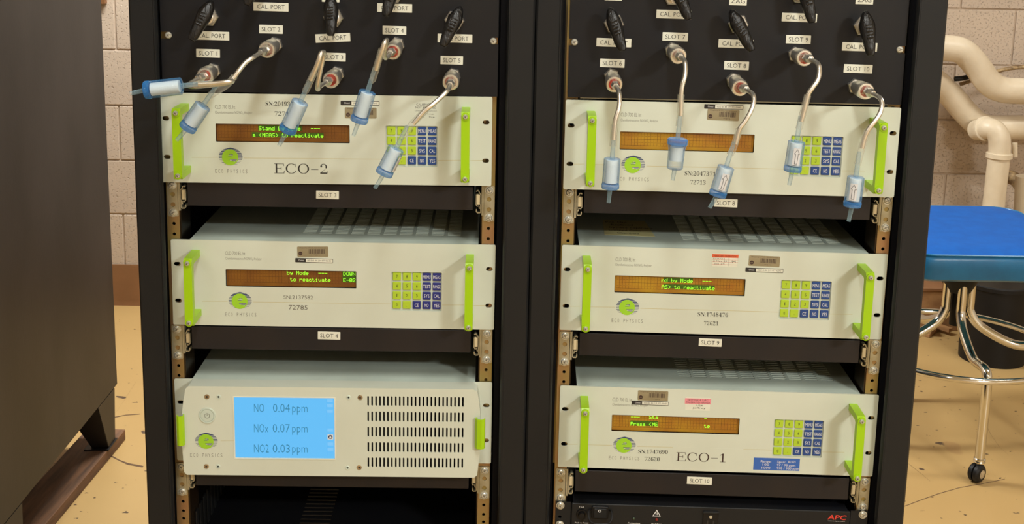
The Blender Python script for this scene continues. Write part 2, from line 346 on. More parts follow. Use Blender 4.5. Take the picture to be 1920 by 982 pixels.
# ------------------------------------------------------------------ racks
RAILZ = (-1000, 640)
def screw(r=5, hexa=False):
    b = MB(); b.lathe((0, 0, 0), (0, -1, 0), [(0, r*1.0), (1.2, r), (2.6, r*.75), (3.0, r*.3)], screwm, 12)
    if hexa: b.lathe((0, 0, 0), (0, -1, 0), [(-.5, r*1.25), (.6, r*1.25)], screwm, 12)
    for a in (0.5, 2.07): b.add([(x*math.cos(a)-z*math.sin(a), -3.05, x*math.sin(a)+z*math.cos(a)) for x, z in ((-r*.5, -.45), (r*.5, -.45), (r*.5, .45), (-r*.5, .45))], [(0, 1, 2, 3)], ink_g)
    return b.mesh('screw')
SCREW = screw(); SCREW_S = screw(3.6)
def put(name, me, parent, x, y, z, rot=None):
    o = link(name, me, parent); o.location = (x*.001, y*.001, z*.001)
    if rot: o.rotation_euler = rot
    return o
def rack(M, xl, xli, xri, xr, label):
    t = thing('server_rack', M @ Matrix.Translation((0, 0, FLOOR)), label, 'rack', 'server racks')
    H = 2000; yf = -20; D = 880
    for a, b, s in ((xl, xli, 1), (xri, xr, -1)):
        # folded post: face, turned in lip with a rolled edge
        inner = b if s > 0 else a; outer = a if s > 0 else b
        pf = [(outer, yf+60), (outer, yf+3), (outer+s*3, yf), (inner-s*5, yf), (inner-s*4, yf-1), (inner-s*2.6, yf-1), (inner-s*1.6, yf+.6), (inner, yf+4), (inner, yf+7), (inner-s*9, yf+7), (inner-s*9, yf+60)]
        m_ = MB(); n = len(pf); m_.add([(x, y, z) for z in (0, H) for x, y in pf], [(i, (i+1) % n, (i+1) % n+n, i+n) for i in range(n)]+[tuple(range(n)), tuple(range(2*n-1, n-1, -1))], blackp)
        m_.build('post', t)
        o2 = (outer, outer+s*2)
        MB().box(min(o2), max(o2), yf+60, D, 60, H-60, blackp).build('side_panel', t)
    MB().box(xl, xr, yf+2, D, 0, 60, blackp).build('base_plate', t)
    if xr > 292: MB().box(xr, xr+3.3, 30, 60, 10, H-10, blackin).build('gap_light_block', t)  # dark strip added to stop light showing through the gap between the racks
    MB().box(xl, xr, yf+2, D, H-60, H, blackp).build('top_plate', t)
    MB().box(xl+3, xr-3, D-3, D, 60, H-60, blackin).build('rear_panel', t)
    # inner side skins close the bays
    for s in (-1, 1):
        x_ = s*262 if (s < 0) else 262
        # mounting rail with the repeating 15.9 / 15.9 / 12.7 hole pattern
        xa, xb = (-243.5, -225.0) if s < 0 else (223.7, 242.0)
        z0, z1 = 420, 1420; cells = []; z = 66.25-FLOOR+44.45*4
        while z > z0+50:
            for dz in (6.35, 22.25, 38.1): cells.append(z-dz)
            z -= 44.45
        cells = [c for c in cells if z0+10 < c < z1-10]; m_ = MB(); top = z1
        for k, c in enumerate(cells):
            bot = (c+cells[k+1])/2 if k+1 < len(cells) else z0
            r_ = (c+FLOOR) % 222.25            # 0..66 and 156..222 lie behind front plates, 103..155 behind a bracket
            hl = oval(s*231.6, c, 4.8, 4.0) if (r_ < 67 or r_ > 156) and c+FLOOR > -560 else (circ(s*233.4, c, 2.6, 8) if r_ < 101 or c+FLOOR < -575 else None)
            m_.plate([(xa, bot), (xb, bot), (xb, top), (xa, top)], [hl] if hl else [], 5.2, 7.2, zinc); top = bot
        e = xb if s < 0 else xa
        r = m_.build('mounting_rail', t)
        MB().box(min(e, e-s*2), max(e, e-s*2), 7.3, 60, z0, z1, zinc_shade).build('rail_web', t)
        nt_ = MB()
        MB().box(min(s*246, s*258), max(s*246, s*258), 10, 60, z0, z1, blackin).build('rail_support', t)
    # vertical black column further in, left and right
    for s in (-1, 1):
        MB().box(min(s*222, s*244), max(s*222, s*244), 430, 450, 420, 1420, zinc).build('rear_mounting_rail', t)
    return t
rack(M_L, -281.3, -241.8, 255.0, 294.6, 'black steel rack to the left, with the unit that has the blue screen')
rack(M_R, -289.0, -250.8, 247.5, 290.3, 'black steel rack to the right, beside the blue stool')
# ------------------------------------------------------------------ top panels
def label_part(parent, x, z, txt, w, h=12, yy=0, rot=0, m_=ink, base=white, name='label'):
    b = MB(); b.box(-w/2, w/2, -.5, 0, -h/2, h/2, base, .4); o = b.build(name, parent)
    o.location = (x*.001, yy*.001, z*.001); o.rotation_euler = (0, -rot, 0)
    if txt:
        MB().text(txt, 0, -h*.25, -.62, m_, h=h*.5, w=w*.78, align='C').build('lettering', o)
    return o
PANELS = {}
def patch_panel(M, x0, x1, zb, labels, screws, label):
    t = thing('patch_panel', M, label, 'panel', 'black patch panels over the analyzers')
    zt = zb+177
    sl = []
    for px, py, side in screws:
        p = at(px, py, -2, M); sl.append((p, side))
    o = [(x0, zb), (x1, zb)]
    for p, side in [q for q in sl if q[1] > 0]: o += [(x1, p.z-5), (p.x-3, p.z-5), (p.x-3, p.z+5), (x1, p.z+5)]
    o += [(x1, zt), (x0, zt)]
    for p, side in [q for q in sl if q[1] < 0]: o += [(x0, p.z+5), (p.x+3, p.z+5), (p.x+3, p.z-5), (x0, p.z-5)]
    MB().plate(o, [], -2.5, 0, blackpan).build('face_plate', t)
    MB().box(-215, 215, 0, 250, zb+5, zt-5, blackin).build('enclosure', t)
    if zb > 67: MB().box(-222, 222, .5, 3.2, 66.4, zb+.6, zinc_w).build('edge_strip', t)
    for p, side in sl: put('screw', SCREW, t, p.x, -2.5, p.z)
    for px, py, txt, w, *r in labels:
        p = at(px, py, -3, M); label_part(t, p.x, p.z, txt, w, 12.3, -2.5, math.radians(r[0]) if r else math.radians(-.6))
    return t
LW, CW = 34, 50
patch_panel(M_L, -241.5, 243.0, 66.0, [(397, 67, 'CAL. PORT', CW), (508, 13, 'CAL. PORT', CW), (624, 71, 'CAL. PORT', CW, 3.5), (740, 15, 'CAL. PORT', CW), (853, 72, 'CAL. PORT', CW),
    (390, 100, 'SLOT 1', LW), (508, 55, 'SLOT 2', LW), (626, 107, 'SLOT 3', LW), (739.5, 57, 'SLOT 4', LW), (847, 113, 'SLOT 5', LW-1.5), (620, -4, 'ZAG', 25)],
    [(316, 66, -1), (925, 77, 1)], 'black patch panel with white SLOT tags, in the rack to the left')
patch_panel(M_R, -240.5, 240.8, 68.2, [(1151, 80, 'CAL. PORT', CW), (1263.5, 27, 'CAL. PORT', CW), (1380, 82, 'CAL. PORT', CW), (1499, 33, 'CAL. PORT', CW), (1612, 88, 'CAL. PORT', CW),
    (1148, 118.5, 'SLOT 6', LW+1.5), (1266, 69, 'SLOT 7', LW+2.5), (1381, 123, 'SLOT 8', LW+1.5), (1497, 74, 'SLOT 9', LW+1.5), (1609, 129, 'SLOT 10', LW+7), (1384, 2, 'ZAG', 25), (1621, 0, 'ZAG', 25), (1150, -7, 'ZAG', 25)],
    [(1077, 79, -1), (1687, 93, 1)], 'black patch panel with white SLOT tags, in the rack to the right')
# ------------------------------------------------------------------ levers with a hex nut
def lever(M, top, bot, nut, label, w=21, rot=.2):
    pn = at(nut[0], nut[1], -4, M)
    t = thing('valve_lever', M @ Matrix.Translation((pn.x, 0, pn.z)), label, 'valve', 'black valve levers over the SLOT tags')
    o = Vector((pn.x, 0, pn.z))
    b = MB(); b.lathe((0, -2.5, 0), (0, -1, 0), [(0, 14.5), (5, 14.5), (6.5, 13)], nutm, 6, phase=rot); b.build('hex_nut', t)
    b = MB(); b.lathe((0, -9, 0), (0, -1, 0), [(0, 10), (8, 10), (9, 8), (26, 8)], nutm, 16); b.build('stem', t)
    A = at(top[0], top[1], -28, M)-o; B = at(bot[0], bot[1], -50, M)-o
    ax = (B-A).normalized(); L = (B-A).length; side = ax.cross(Vector((0, 1, 0))).normalized(); dep = side.cross(ax).normalized()
    st = [(0, .14, .3), (.04, .42, .55), (.14, .72, .85), (.3, 1.0, 1.0), (.45, .98, .95), (.62, .86, .8), (.8, .74, .62), (.93, .62, .5), (1, .42, .34)]
    cs = []; fr = []; pr = []
    for k, (u, a, d) in enumerate(st):
        cs.append(A+ax*L*u); fr.append((side, dep)); n = 14; q = []
        for j in range(n):
            th = 2*math.pi*j/n; c, s_ = math.cos(th), math.sin(th)
            jx = 1+random.uniform(-.05, .05)
            q.append((w/2*a*math.copysign(abs(c)**.75, c)*jx, 11*d*math.copysign(abs(s_)**.8, s_)*jx))
        pr.append(q)
    b = MB(); b.ring_sweep(cs, fr, pr, rubber); b.build('rubber_sleeve', t, sharp=60)
    # moulded grip ribs on the face of the sleeve
    b = MB()
    for k in range(5):
        c = A+ax*L*(.36+.07*k)-dep*(11*.9); 
        if c.y > (A+ax*L*(.36+.07*k)).y: c = A+ax*L*(.36+.07*k)+dep*(11*.9)
        b.tube([c-side*w*.2, c+side*w*.2], 1.3, rubber, 6)
    b.build('grip_rib', t)
    return t
LV = [(M_L, (398, 1), (359, 75), (391, 31), 'over the SLOT 1 tag, at the outer edge of its panel'), (M_L, (492, -60), (462, 9), (489, -22), 'over the SLOT 2 tag, only its lower tip in view'),
      (M_L, (621, -9), (620, 66), (625, 33), 'hanging straight down over the tilted CAL. PORT tag'), (M_L, (741, -42), (723, 30), (738, -12), 'over the SLOT 4 tag, cut off at mid length'),
      (M_L, (864, 13), (830, 86), (852, 38), 'over the SLOT 5 tag, with both corners of its nut bare'), (M_R, (1143, 15), (1168, 95), (1151, 44), 'over the SLOT 6 tag, next to the middle posts'),
      (M_R, (1258, -48), (1292, 36), (1262, -8), 'over the SLOT 7 tag, pointing down and outward'), (M_R, (1370, 19), (1410, 95), (1384, 45), 'over the SLOT 8 tag, below a ZAG tag, strongly slanted'),
      (M_R, (1503, -46), (1523, 42), (1500, -12), 'over the SLOT 9 tag, its nut mostly cut off'), (M_R, (1622, 21), (1633, 104), (1619, 49), 'over the SLOT 10 tag, nearly upright')]
for M, a, b, n, d in LV: lever(M, a, b, n, 'black rubber valve lever '+d)
# ------------------------------------------------------------------ inline filters on quick connects
def filt(M, base, ring, nut, path, steel_n, sleeve, fa, fb, tip, label, rev=False, arrow=None, ry=-58, ny=-82):
    P0 = at(*base, 0, M); t = thing('inline_filter', M @ Matrix.Translation((P0.x, 0, P0.z)), label, 'filter', 'blue inline filters on the sample ports')
    o = Vector((P0.x, 0, P0.z)); A = lambda q, y: at(q[0], q[1], y, M)-o
    b0 = A(base, -6); r0 = A(ring, ry); n0 = A(nut, ny); ax = (r0-b0).normalized(); ax2 = (n0-r0).normalized()
    s0 = b0-ax*6
    MB().lathe(s0+ax*.5, ax, [(0, 11.5), (9, 11.5), (10, 10.6)], nutm, 6).lathe(s0+ax*10, ax, [(0, 9), (14, 9)], nutm, 18).build('bulkhead_nut', t)
    b = MB(); L = (r0-s0).length
    b.lathe(s0+ax*22, ax, [(0, 9.5), (2, 11), (L-34, 11), (L-33, 12), (L-24, 12), (L-22, 10.8)], steel, 24)
    for k in range(18):
        a = 2*math.pi*k/18; u = ax.orthogonal().normalized(); v = ax.cross(u); c = s0+ax*(L-4)+u*math.cos(a)*10.3+v*math.sin(a)*10.3
    b.lathe(s0+ax*(L-22), ax, [(0, 11.6), (18, 11.6), (20, 10.8), (20.1, 9)], steel, 24, cap=True)
    b.build('coupler_body', t)
    MB().lathe(s0+ax*(L-3), ax, [(0, 8.9), (2.6, 8.9), (3, 8.2)], red, 24).build('red_ring', t)
    b = MB(); b.lathe(s0+ax*(L-1.6), ax2, [(0, 4.6), (8, 4.6), (8.5, 6.4), (17, 6.4), (18, 5.6), (22, 4.6)], nutm, 6, phase=.3)
    b.build('tube_nut', t)
    ys = [q[2] if len(q) > 2 else None for q in path]
    pts = [A(q, q[2]) for q in path]
    pts = [s0+ax*(L-1.6)+ax2*14]+pts
    k = steel_n+1; sm = smooth(pts[:k], 6); MB().tube(sm, 3.2, steel, 12).build('bent_tube', t)
    FA, FB, TP = A(fa[:2], fa[2]), A(fb[:2], fb[2]), A(tip[:2], tip[2])
    fx = (FB-FA).normalized(); FL = (FB-FA).length
    # soft clear sleeve from sleeve start to the filter inlet
    sl = [A(q, q[2]) for q in sleeve]; sl = smooth(sl+[FA-fx*16], 4) if len(sl) > 1 else [sl[0], FA-fx*16]
    MB().tube(sl, 4.6, clearp, 14, cap=False).build('clear_sleeve', t)
    b = MB(); b.tube([FA-fx*34, FA+fx*1], [2.7, 3.4], barbm, 12); b.build('inlet_barb', t)
    R_ = 11.3
    if not rev:
        MB().lathe(FA, fx, [(0, 3.4), (.2, R_*.86), (1.2, R_), (FL-7, R_*1.03)], shellm, 28).build('housing', t)
        MB().lathe(FA+fx*(FL-7), fx, [(0, R_*1.03), (.8, R_*1.07), (5.8, R_*1.07), (7, R_*1.0), (7.2, 3)], capm, 28).build('end_cap', t)
        MB().lathe(FA+fx*3, fx, [(0, R_*.72), (FL-11.5, R_*.76)], membrane, 28).build('filter_element', t)
    else:
        MB().lathe(FA+fx*9, fx, [(0, R_*1.16), (6, R_*1.0), (FL-10.5, R_*.96), (FL-9, R_*.8), (FL-8.8, 3)], shellm, 28).build('housing', t)
        MB().lathe(FA, fx, [(0, 3.4), (.3, R_*1.05), (2, R_*1.24), (7.5, R_*1.24), (9, R_*1.16)], capm, 28).build('end_cap', t)
        MB().lathe(FA+fx*12, fx, [(0, R_*.8), (FL-24, R_*.8)], membrane, 28).build('filter_element', t)
    b = MB(); b.tube([FB-fx*1, TP], [3.2, 2.6], barbm, 12, cap=False); b.build('outlet_barb', t)
    if arrow is not None:
        # curved sticker with an arrow, wrapped on the housing
        up = -fx; fr = Vector((math.sin(arrow), -math.cos(arrow), 0)); fr = (fr-fx*fr.dot(fx)).normalized(); sd = up.cross(fr)
        mid = FA+fx*(FL*.48)
        def wrap(u, v, r): return mid+up*v+(fr*math.cos(u/r)+sd*math.sin(u/r))*r
        b = MB(); r = R_*1.06
        for i in range(6):
            u0 = -5+10*i/6; u1 = -5+10*(i+1)/6
            b.add([wrap(u0, -11, r), wrap(u1, -11, r), wrap(u1, 12, r), wrap(u0, 12, r)], [(0, 1, 2, 3)], arrow_l)
        s_ = b.build('flow_sticker', t)
        ol = [(-1.7, -9.5), (1.7, -9.5), (1.7, 4), (3.6, 4), (0, 10.5), (-3.6, 4), (-1.7, 4)]; b = MB()
        for i in range(len(ol)):
            a, c = Vector(ol[i]), Vector(ol[(i+1) % len(ol)]); d = (c-a).normalized(); nn = Vector((-d.y, d.x))*.28
            b.add([wrap(*(a+nn), r+.15), wrap(*(a-nn), r+.15), wrap(*(c-nn), r+.15), wrap(*(c+nn), r+.15)], [(0, 1, 2, 3)], ink)
        b.build('arrow_print', s_)
    return t
Y = -128
filt(M_L, (399, 133), (384, 142), (366, 150), [(357, 156, -104), (352, 160, -118), (366, 162, -134), (400, 159, -146), (428, 155, -154), (436, 152, -162), (428, 153, -170), (405, 156, -172), (372, 157.5, -172)], 9,
     [(400, 156.5, -172), (385, 157.5, -172)], (341, 161, -172), (272, 169, -172), (244, 175, -172), 'blue inline filter lying almost level in front of the SLOT 1 port')
filt(M_L, (515, 84), (500, 93.5), (486, 100), [(477, 106, -104), (462, 116, -114), (449, 131, -122), (437, 147, -126), (428, 156, Y)], 5,
     [(440, 143, -125), (424, 160, Y)], (381, 197, Y), (350, 242, Y), (331, 263, Y), 'blue inline filter hanging before the handle top of the analyzer lettered ECO-2')
filt(M_L, (631, 139), (620, 150), (609, 155), [(601, 161, -104), (596, 167, -116), (596, 158, -128), (600, 135, -134), (606, 108, -138), (607, 98, -144), (602, 100, -150), (598, 112, -152), (592, 128, -150), (582, 150, -146)], 10,
     [(590, 134, -150), (575, 166, -144)], (563.5, 190, -140), (538, 246, -134), (523, 273, -132), 'blue inline filter below a tube looped up beside the SLOT 3 tag')
filt(M_L, (744, 84), (736, 97), (731, 99), [(727, 106, -104), (722, 108, -116), (720, 98, -126), (724, 80, -134), (725, 75, -140), (721, 80, -146), (716, 95, -146), (710, 113, -142), (705, 131, -138)], 9,
     [(716, 92, -146), (700, 145, -134)], (689.5, 171, -132), (672.5, 228, Y), (662.5, 254.5, Y), 'blue inline filter beside the right end of the green-lit display, under SLOT 4')
filt(M_L, (849, 142), (845, 154), (843.5, 160), [(840, 168, -106), (827, 182, -116), (811, 196, -124), (795, 209, -127), (775, 232, Y)], 5,
     [(800, 205, -126), (773, 232, Y), (760, 250, Y)], (743.5, 277, Y), (719, 327, Y), (703, 353, Y), 'blue inline filter hanging across the keypad, under SLOT 5', arrow=1.3)
filt(M_R, (1147, 143), (1152, 158), (1155, 163), [(1160, 171, -106), (1162, 186, -118), (1160, 204, -124), (1153, 228, -127), (1150, 262, Y)], 5,
     [(1152, 233, -127), (1150, 265, Y)], (1148, 296, Y), (1144, 353.5, Y), (1141, 380, Y), 'blue inline filter hanging before the round logo, under SLOT 6')
filt(M_R, (1261, 94), (1272, 105), (1277, 107.5), [(1283, 113, -106), (1285.5, 128, -118), (1284, 143, -124), (1279, 162, -127), (1277, 180, Y), (1276, 217, Y)], 6,
     [(1277, 177, Y), (1275, 220, Y)], (1271, 259, Y), (1265, 317, Y), (1261, 338, Y), 'pale blue inline filter with a wide collar on top, before the unlit display', rev=True)
filt(M_R, (1376, 151), (1388, 165), (1402, 167.5), [(1411, 176, -106), (1413.5, 191, -118), (1407, 210, -124), (1396, 229, -127), (1386, 243, Y), (1379, 270, Y)], 6,
     [(1386, 242, -128), (1376, 275, Y)], (1362, 311.5, Y), (1344.5, 367, Y), (1330.5, 389.5, Y), 'blue inline filter with a printed arrow, its tip touching the lower SLOT 8 tag', arrow=.1)
filt(M_R, (1492, 102), (1509, 109), (1523, 111), [(1533, 119, -106), (1536.5, 133, -118), (1533, 150, -124), (1523, 165, -127), (1515, 178, Y), (1508, 205, Y), (1502, 228, Y)], 7,
     [(1514.5, 178, -128), (1501, 230, Y)], (1494, 264, Y), (1485.5, 321, Y), (1479.5, 347, Y), 'blue inline filter with a printed arrow, over the lime keys, under SLOT 9', arrow=0)
filt(M_R, (1604, 162), (1624, 171), (1640, 177), [(1649, 183, -106), (1654, 196, -118), (1649, 214, -124), (1638, 230, -127), (1628, 243, Y), (1621, 258, Y), (1616, 278, Y)], 7,
     [(1627, 243, -128), (1614, 284, Y)], (1605, 330.5, Y), (1597.5, 387, Y), (1591, 415, Y), 'blue inline filter with a printed arrow, nearest the right-hand green handle, under SLOT 10', arrow=-.35)
# ------------------------------------------------------------------ analyzers
SLOTZ = (28.6, -28.4)
def handle_mesh():
    o = [(0, -51), (-46, -51), (-50, -47), (-50, 47), (-46, 51), (0, 51), (0, 41), (-36, 41), (-39, 38), (-39, -38), (-36, -41), (0, -41)]
    b = MB(); b.plate([(y, z) for y, z in o], [], -6, 6, green, T=lambda x, y, z: (y, x, z))
    for s in (-1, 1): b.lathe((0, -50, s*45), (0, -1, 0), [(-1, 5.7), (1.2, 5.7), (1.2, 5)], green, 16)
    return b.mesh('handle')
HANDLE = handle_mesh()
def plate_mesh(hs):
    o = rrect(-241.3, 241.3, -66.25, 66.25, 2, 2)
    b = MB(); b.plate(o, [oval(s*232.6, z) for s in (-1, 1) for z in SLOTZ]+[rrect(-161, 33.8, -5, 21.8, .8, 1), rrect(86.2, 161.8, -38.6, 21.9, 1.5, 2)], 0, 1.8, cream)
    for x0, x1 in ((-228, -212), (-197, -159), (-121, 85.5), (162.5, 196), (210, 228)): b.add([(x0, -.05, -28.9), (x1, -.05, -28.3), (x1, -.05, -27.7), (x0, -.05, -28.3)], [(0, 1, 2, 3)], groove_m)
    return b.mesh('front_plate')
PLATE = plate_mesh(0)
def cover_mesh(solid=False, y0=10):
    holes = []
    if not solid:
        for c in range(10):
            x = -54.5+24.7*c
            for r in range(29):
                y = 56+8.1*r; holes.append([(x, y), (x+20, y), (x+20, y+4.6), (x, y+4.6)])
    b = MB(); w = 215.5
    b.plate([(-w, y0), (w, y0), (w, 430), (-w, 430)], holes, 62.6, 64, cream2, T=lambda x, y, z: (x, z, y))
    for s in (-1, 1): b.box(min(s*w, s*(w-1.2)), max(s*w, s*(w-1.2)), y0, 430, -64, 62.6, cream2)
    return b.mesh('top_cover')
COVER = cover_mesh(); COVER_S = cover_mesh(True, -12)
INNER = MB().box(-213, 213, 8, 430, -65, 50, blackin).mesh('chassis')
def dot_text(b, s, x, z, m, p=4.72):
    for i, ch in enumerate(s):
        rows = FONT57.get(ch)
        if not rows: continue
        for r, bits in enumerate(rows):
            for c in range(5):
                if bits >> (4-c) & 1:
                    X = x+i*p+c*.78; Z = z+(6-r)*.84; b.add([(X, 0, Z), (X+.7, 0, Z), (X+.7, 0, Z+.74), (X, 0, Z+.74)], [(0, 1, 2, 3)], m)
def g(*r): return [int(q, 2) for q in r]
FONT57 = {'S': g('01111','10000','10000','01110','00001','00001','11110'), 't': g('01000','01000','11100','01000','01000','01001','00110'), 'a': g('00000','00000','01110','00001','01111','10001','01111'),
 'n': g('00000','00000','10110','11001','10001','10001','10001'), 'd': g('00001','00001','01101','10011','10001','10001','01111'), 'b': g('10000','10000','10110','11001','10001','10001','11110'),
 'y': g('00000','00000','10001','10001','01111','00001','01110'), 'M': g('10001','11011','10101','10101','10001','10001','10001'), 'o': g('00000','00000','01110','10001','10001','10001','01110'),
 'e': g('00000','00000','01110','10001','11111','10000','01110'), '-': g('00000','00000','00000','11111','00000','00000','00000'), 's': g('00000','00000','01110','10000','01110','00001','11110'),
 '<': g('00010','00100','01000','10000','01000','00100','00010'), '>': g('01000','00100','00010','00001','00010','00100','01000'), 'E': g('11111','10000','10000','11110','10000','10000','11111'),
 'A': g('01110','10001','10001','11111','10001','10001','10001'), 'r': g('00000','00000','10110','11001','10000','10000','10000'), 'c': g('00000','00000','01110','10000','10000','10001','01110'),
 'i': g('00100','00000','01100','00100','00100','00100','01110'), 'v': g('00000','00000','10001','10001','10001','01010','00100'), 'D': g('11100','10010','10001','10001','10001','10010','11100'),
 'O': g('01110','10001','10001','10001','10001','10001','01110'), 'W': g('10001','10001','10001','10101','10101','10101','01010'), 'N': g('10001','10001','11001','10101','10011','10001','10001'),
 '0': g('01110','10001','10011','10101','11001','10001','01110'), '2': g('01110','10001','00001','00010','00100','01000','11111'), 'P': g('11110','10001','10001','11110','10000','10000','10000')}
KEYS = [['7', '8', '9', 'MENU', 'MEAS'], ['4', '5', '6', 'TEST', 'RANGE'], ['1', '2', '3', 'SYS', 'CAL'], ['0', '.', 'CE', 'NO', 'YES']]
KM = {}
def key_mesh(m_):
    if m_ not in KM: KM[m_] = MB().box(-6.1, 6.1, .6, 2.6, -6, 6, m_, .7).mesh('key')
    return KM[m_]
LG = {}
def legend_mesh(tx, blue):
    k = (tx, blue)
    if k not in LG:
        b = MB(); V, F, bw, hh = text_mesh(tx)
        if blue: b.text(tx, 0, -2.6, .5, white_ink, h=5.2, w=min(10.8, len(tx)*2.75), align='C')
        else: b.text(tx, 0, -2.3, .5, ink, h=4.8, w={'.': .9, '1': .9}.get(tx, 2.4), align='C')
        LG[k] = b.mesh('legend')
    return LG[k]
def logo_mesh():
    b = MB(); rx, rz = 17.3, 13.3
    for k in range(11):
        z = 12.4-2.35*k; h = [2.3, 1.9, 1.5, 1.3, 1.15, 1.0, .85, .75, .65, .5, .4][k]
        z1 = z+h/2; z0 = z-h/2
        w1 = rx*math.sqrt(max(0, 1-(min(abs(z1), rz*.999)/rz)**2)); w0 = rx*math.sqrt(max(0, 1-(min(abs(z0), rz*.999)/rz)**2))
        b.add([(-w0, -.1, z0), (w0, -.1, z0), (w1, -.1, z1), (-w1, -.1, z1)], [(0, 1, 2, 3)], navy)
    # lime e : disc with a counter and a swoosh cut out of it
    n = 40; out = []
    for k in range(n):
        a = 2*math.pi*k/n; out.append((-.8+11.9*math.cos(a), -.8+12.0*math.sin(a)))
    def sh(p): return (p[0]+p[1]*.22, p[1])
    c1 = [sh(p) for p in [(-3.6, .4), (2.2, .6), (3.2, 1.8), (2.4, 3.8), (0, 4.4), (-2.6, 3.6), (-3.8, 1.8)]]
    c2 = [(-2.2, -3.6), (9.6, -3.2), (9.0, -5.2), (6, -7.6), (3.4, -6.6), (.2, -6.6)]
    b.plate(out, [c1, c2], -.25, -.12, green_d)
    for p in ((-3, 1.0, 3.4), (-2.4, 2.4, 3.6)): b.add([(p[0], -.3, p[1]), (p[0]+p[2], -.3, p[1]+.1), (p[0]+p[2]+.4, -.3, p[1]+.8), (p[0]+.4, -.3, p[1]+.7)], [(0, 1, 2, 3)], green_d)
    for z in (-4.2, -5.4): b.add([(1.5, -.3, z), (8.5, -.3, z), (8.5, -.3, z+.4), (1.5, -.3, z+.4)], [(0, 1, 2, 3)], navy)
    return b.mesh('logo')
LOGO = logo_mesh()
PRINT = MB().tracked('ECO PHYSICS', -163.2, -51.4, -.08, ink_g, 5.6, 46.8, 2.5).mesh('maker_print')
PRINT2 = MB().text('CLD 700 EL ht', -161, 43.8, -.08, ink_g, h=5.6, w=29.5, serif='light').text('Chemiluminescence NO/NO\u2093 Analyzer', -161, 36.6, -.08, ink_g, h=3.9, w=54, serif='light').mesh('title_print')
def asset_tag(t, D, px, py, w=46, h=16, rot=0):
    p = at(px, py, 0, D); b = MB(); b.plate(rrect(-w/2, w/2, -h/2, h/2, 1.5), [], -.45, 0, tagm); o = b.build('asset_tag', t)
    o.location = (p.x*.001, 0, p.z*.001); o.rotation_euler = (0, -math.radians(rot), 0)
    b = MB(); random.seed(11); x = -w*.13
    while x < w*.38:
        a = random.choice((.3, .5, .8)); b.quad(x, x+a, -h*.18, h*.26, -.5, brown_ink); x += a+random.choice((.4, .6, .9))
    b.disc(-w*.4, -h*.18, h*.19, -.5, brown_ink, 20); b.text('NASA', -w*.4, -h*.24, -.52, tagm, h=1.6, w=h*.26, align='C')
    b.text('Property of U.S. Government', 0, h*.33, -.5, brown_ink, h=1.9, w=w*.84, align='C'); b.text('1748476', w*.12, -h*.38, -.5, brown_ink, h=1.4, w=w*.22, align='C')
    b.build('tag_print', o)
def strip_label(t, D, px, py, w=56, h=6.4, rot=0):
    p = at(px, py, 0, D); b = MB(); b.plate(rrect(-w/2, w/2, -h/2, h/2, .8), [], -.4, 0, ink); o = b.build('serial_strip', t)
    o.location = (p.x*.001, 0, p.z*.001); o.rotation_euler = (0, -math.radians(rot), 0)
    b = MB(); b.quad(-w*.22, w*.49, -h*.38, h*.38, -.45, white); b.text('Omni', -w*.34, -h*.18, -.46, white_ink, h=2.6, w=w*.14, align='C')
    b.text('0053 81 84 2 M 977 00640', w*.135, -h*.17, -.48, ink, h=2.4, w=w*.62, align='C'); b.build('strip_print', o)
def printed(t, D, name, items, y=-.12):
    b = MB()
    for tx, px, py, pxr, h, serif, m_ in items:
        p = at(px, py, 0, D); q = at(pxr, py, 0, D)
        if tx.startswith('ECO-'): b.roman(tx, p.x, p.z, y, m_, h, q.x-p.x); continue
        b.text(tx, p.x, p.z, y, m_, h=h, w=q.x-p.x, serif=serif)
    return b.build(name, t)
def paper(t, D, name, x0, y0, x1, y1, m_, yy=-.1, alpha=False):
    p = at(x0, y1, 0, D); q = at(x1, y0, 0, D); return MB().box(p.x, q.x, yy, 0, p.z, q.z, m_).build(name, t)
NOM = {1: 0.0, 2: -222.25, 3: -444.5}
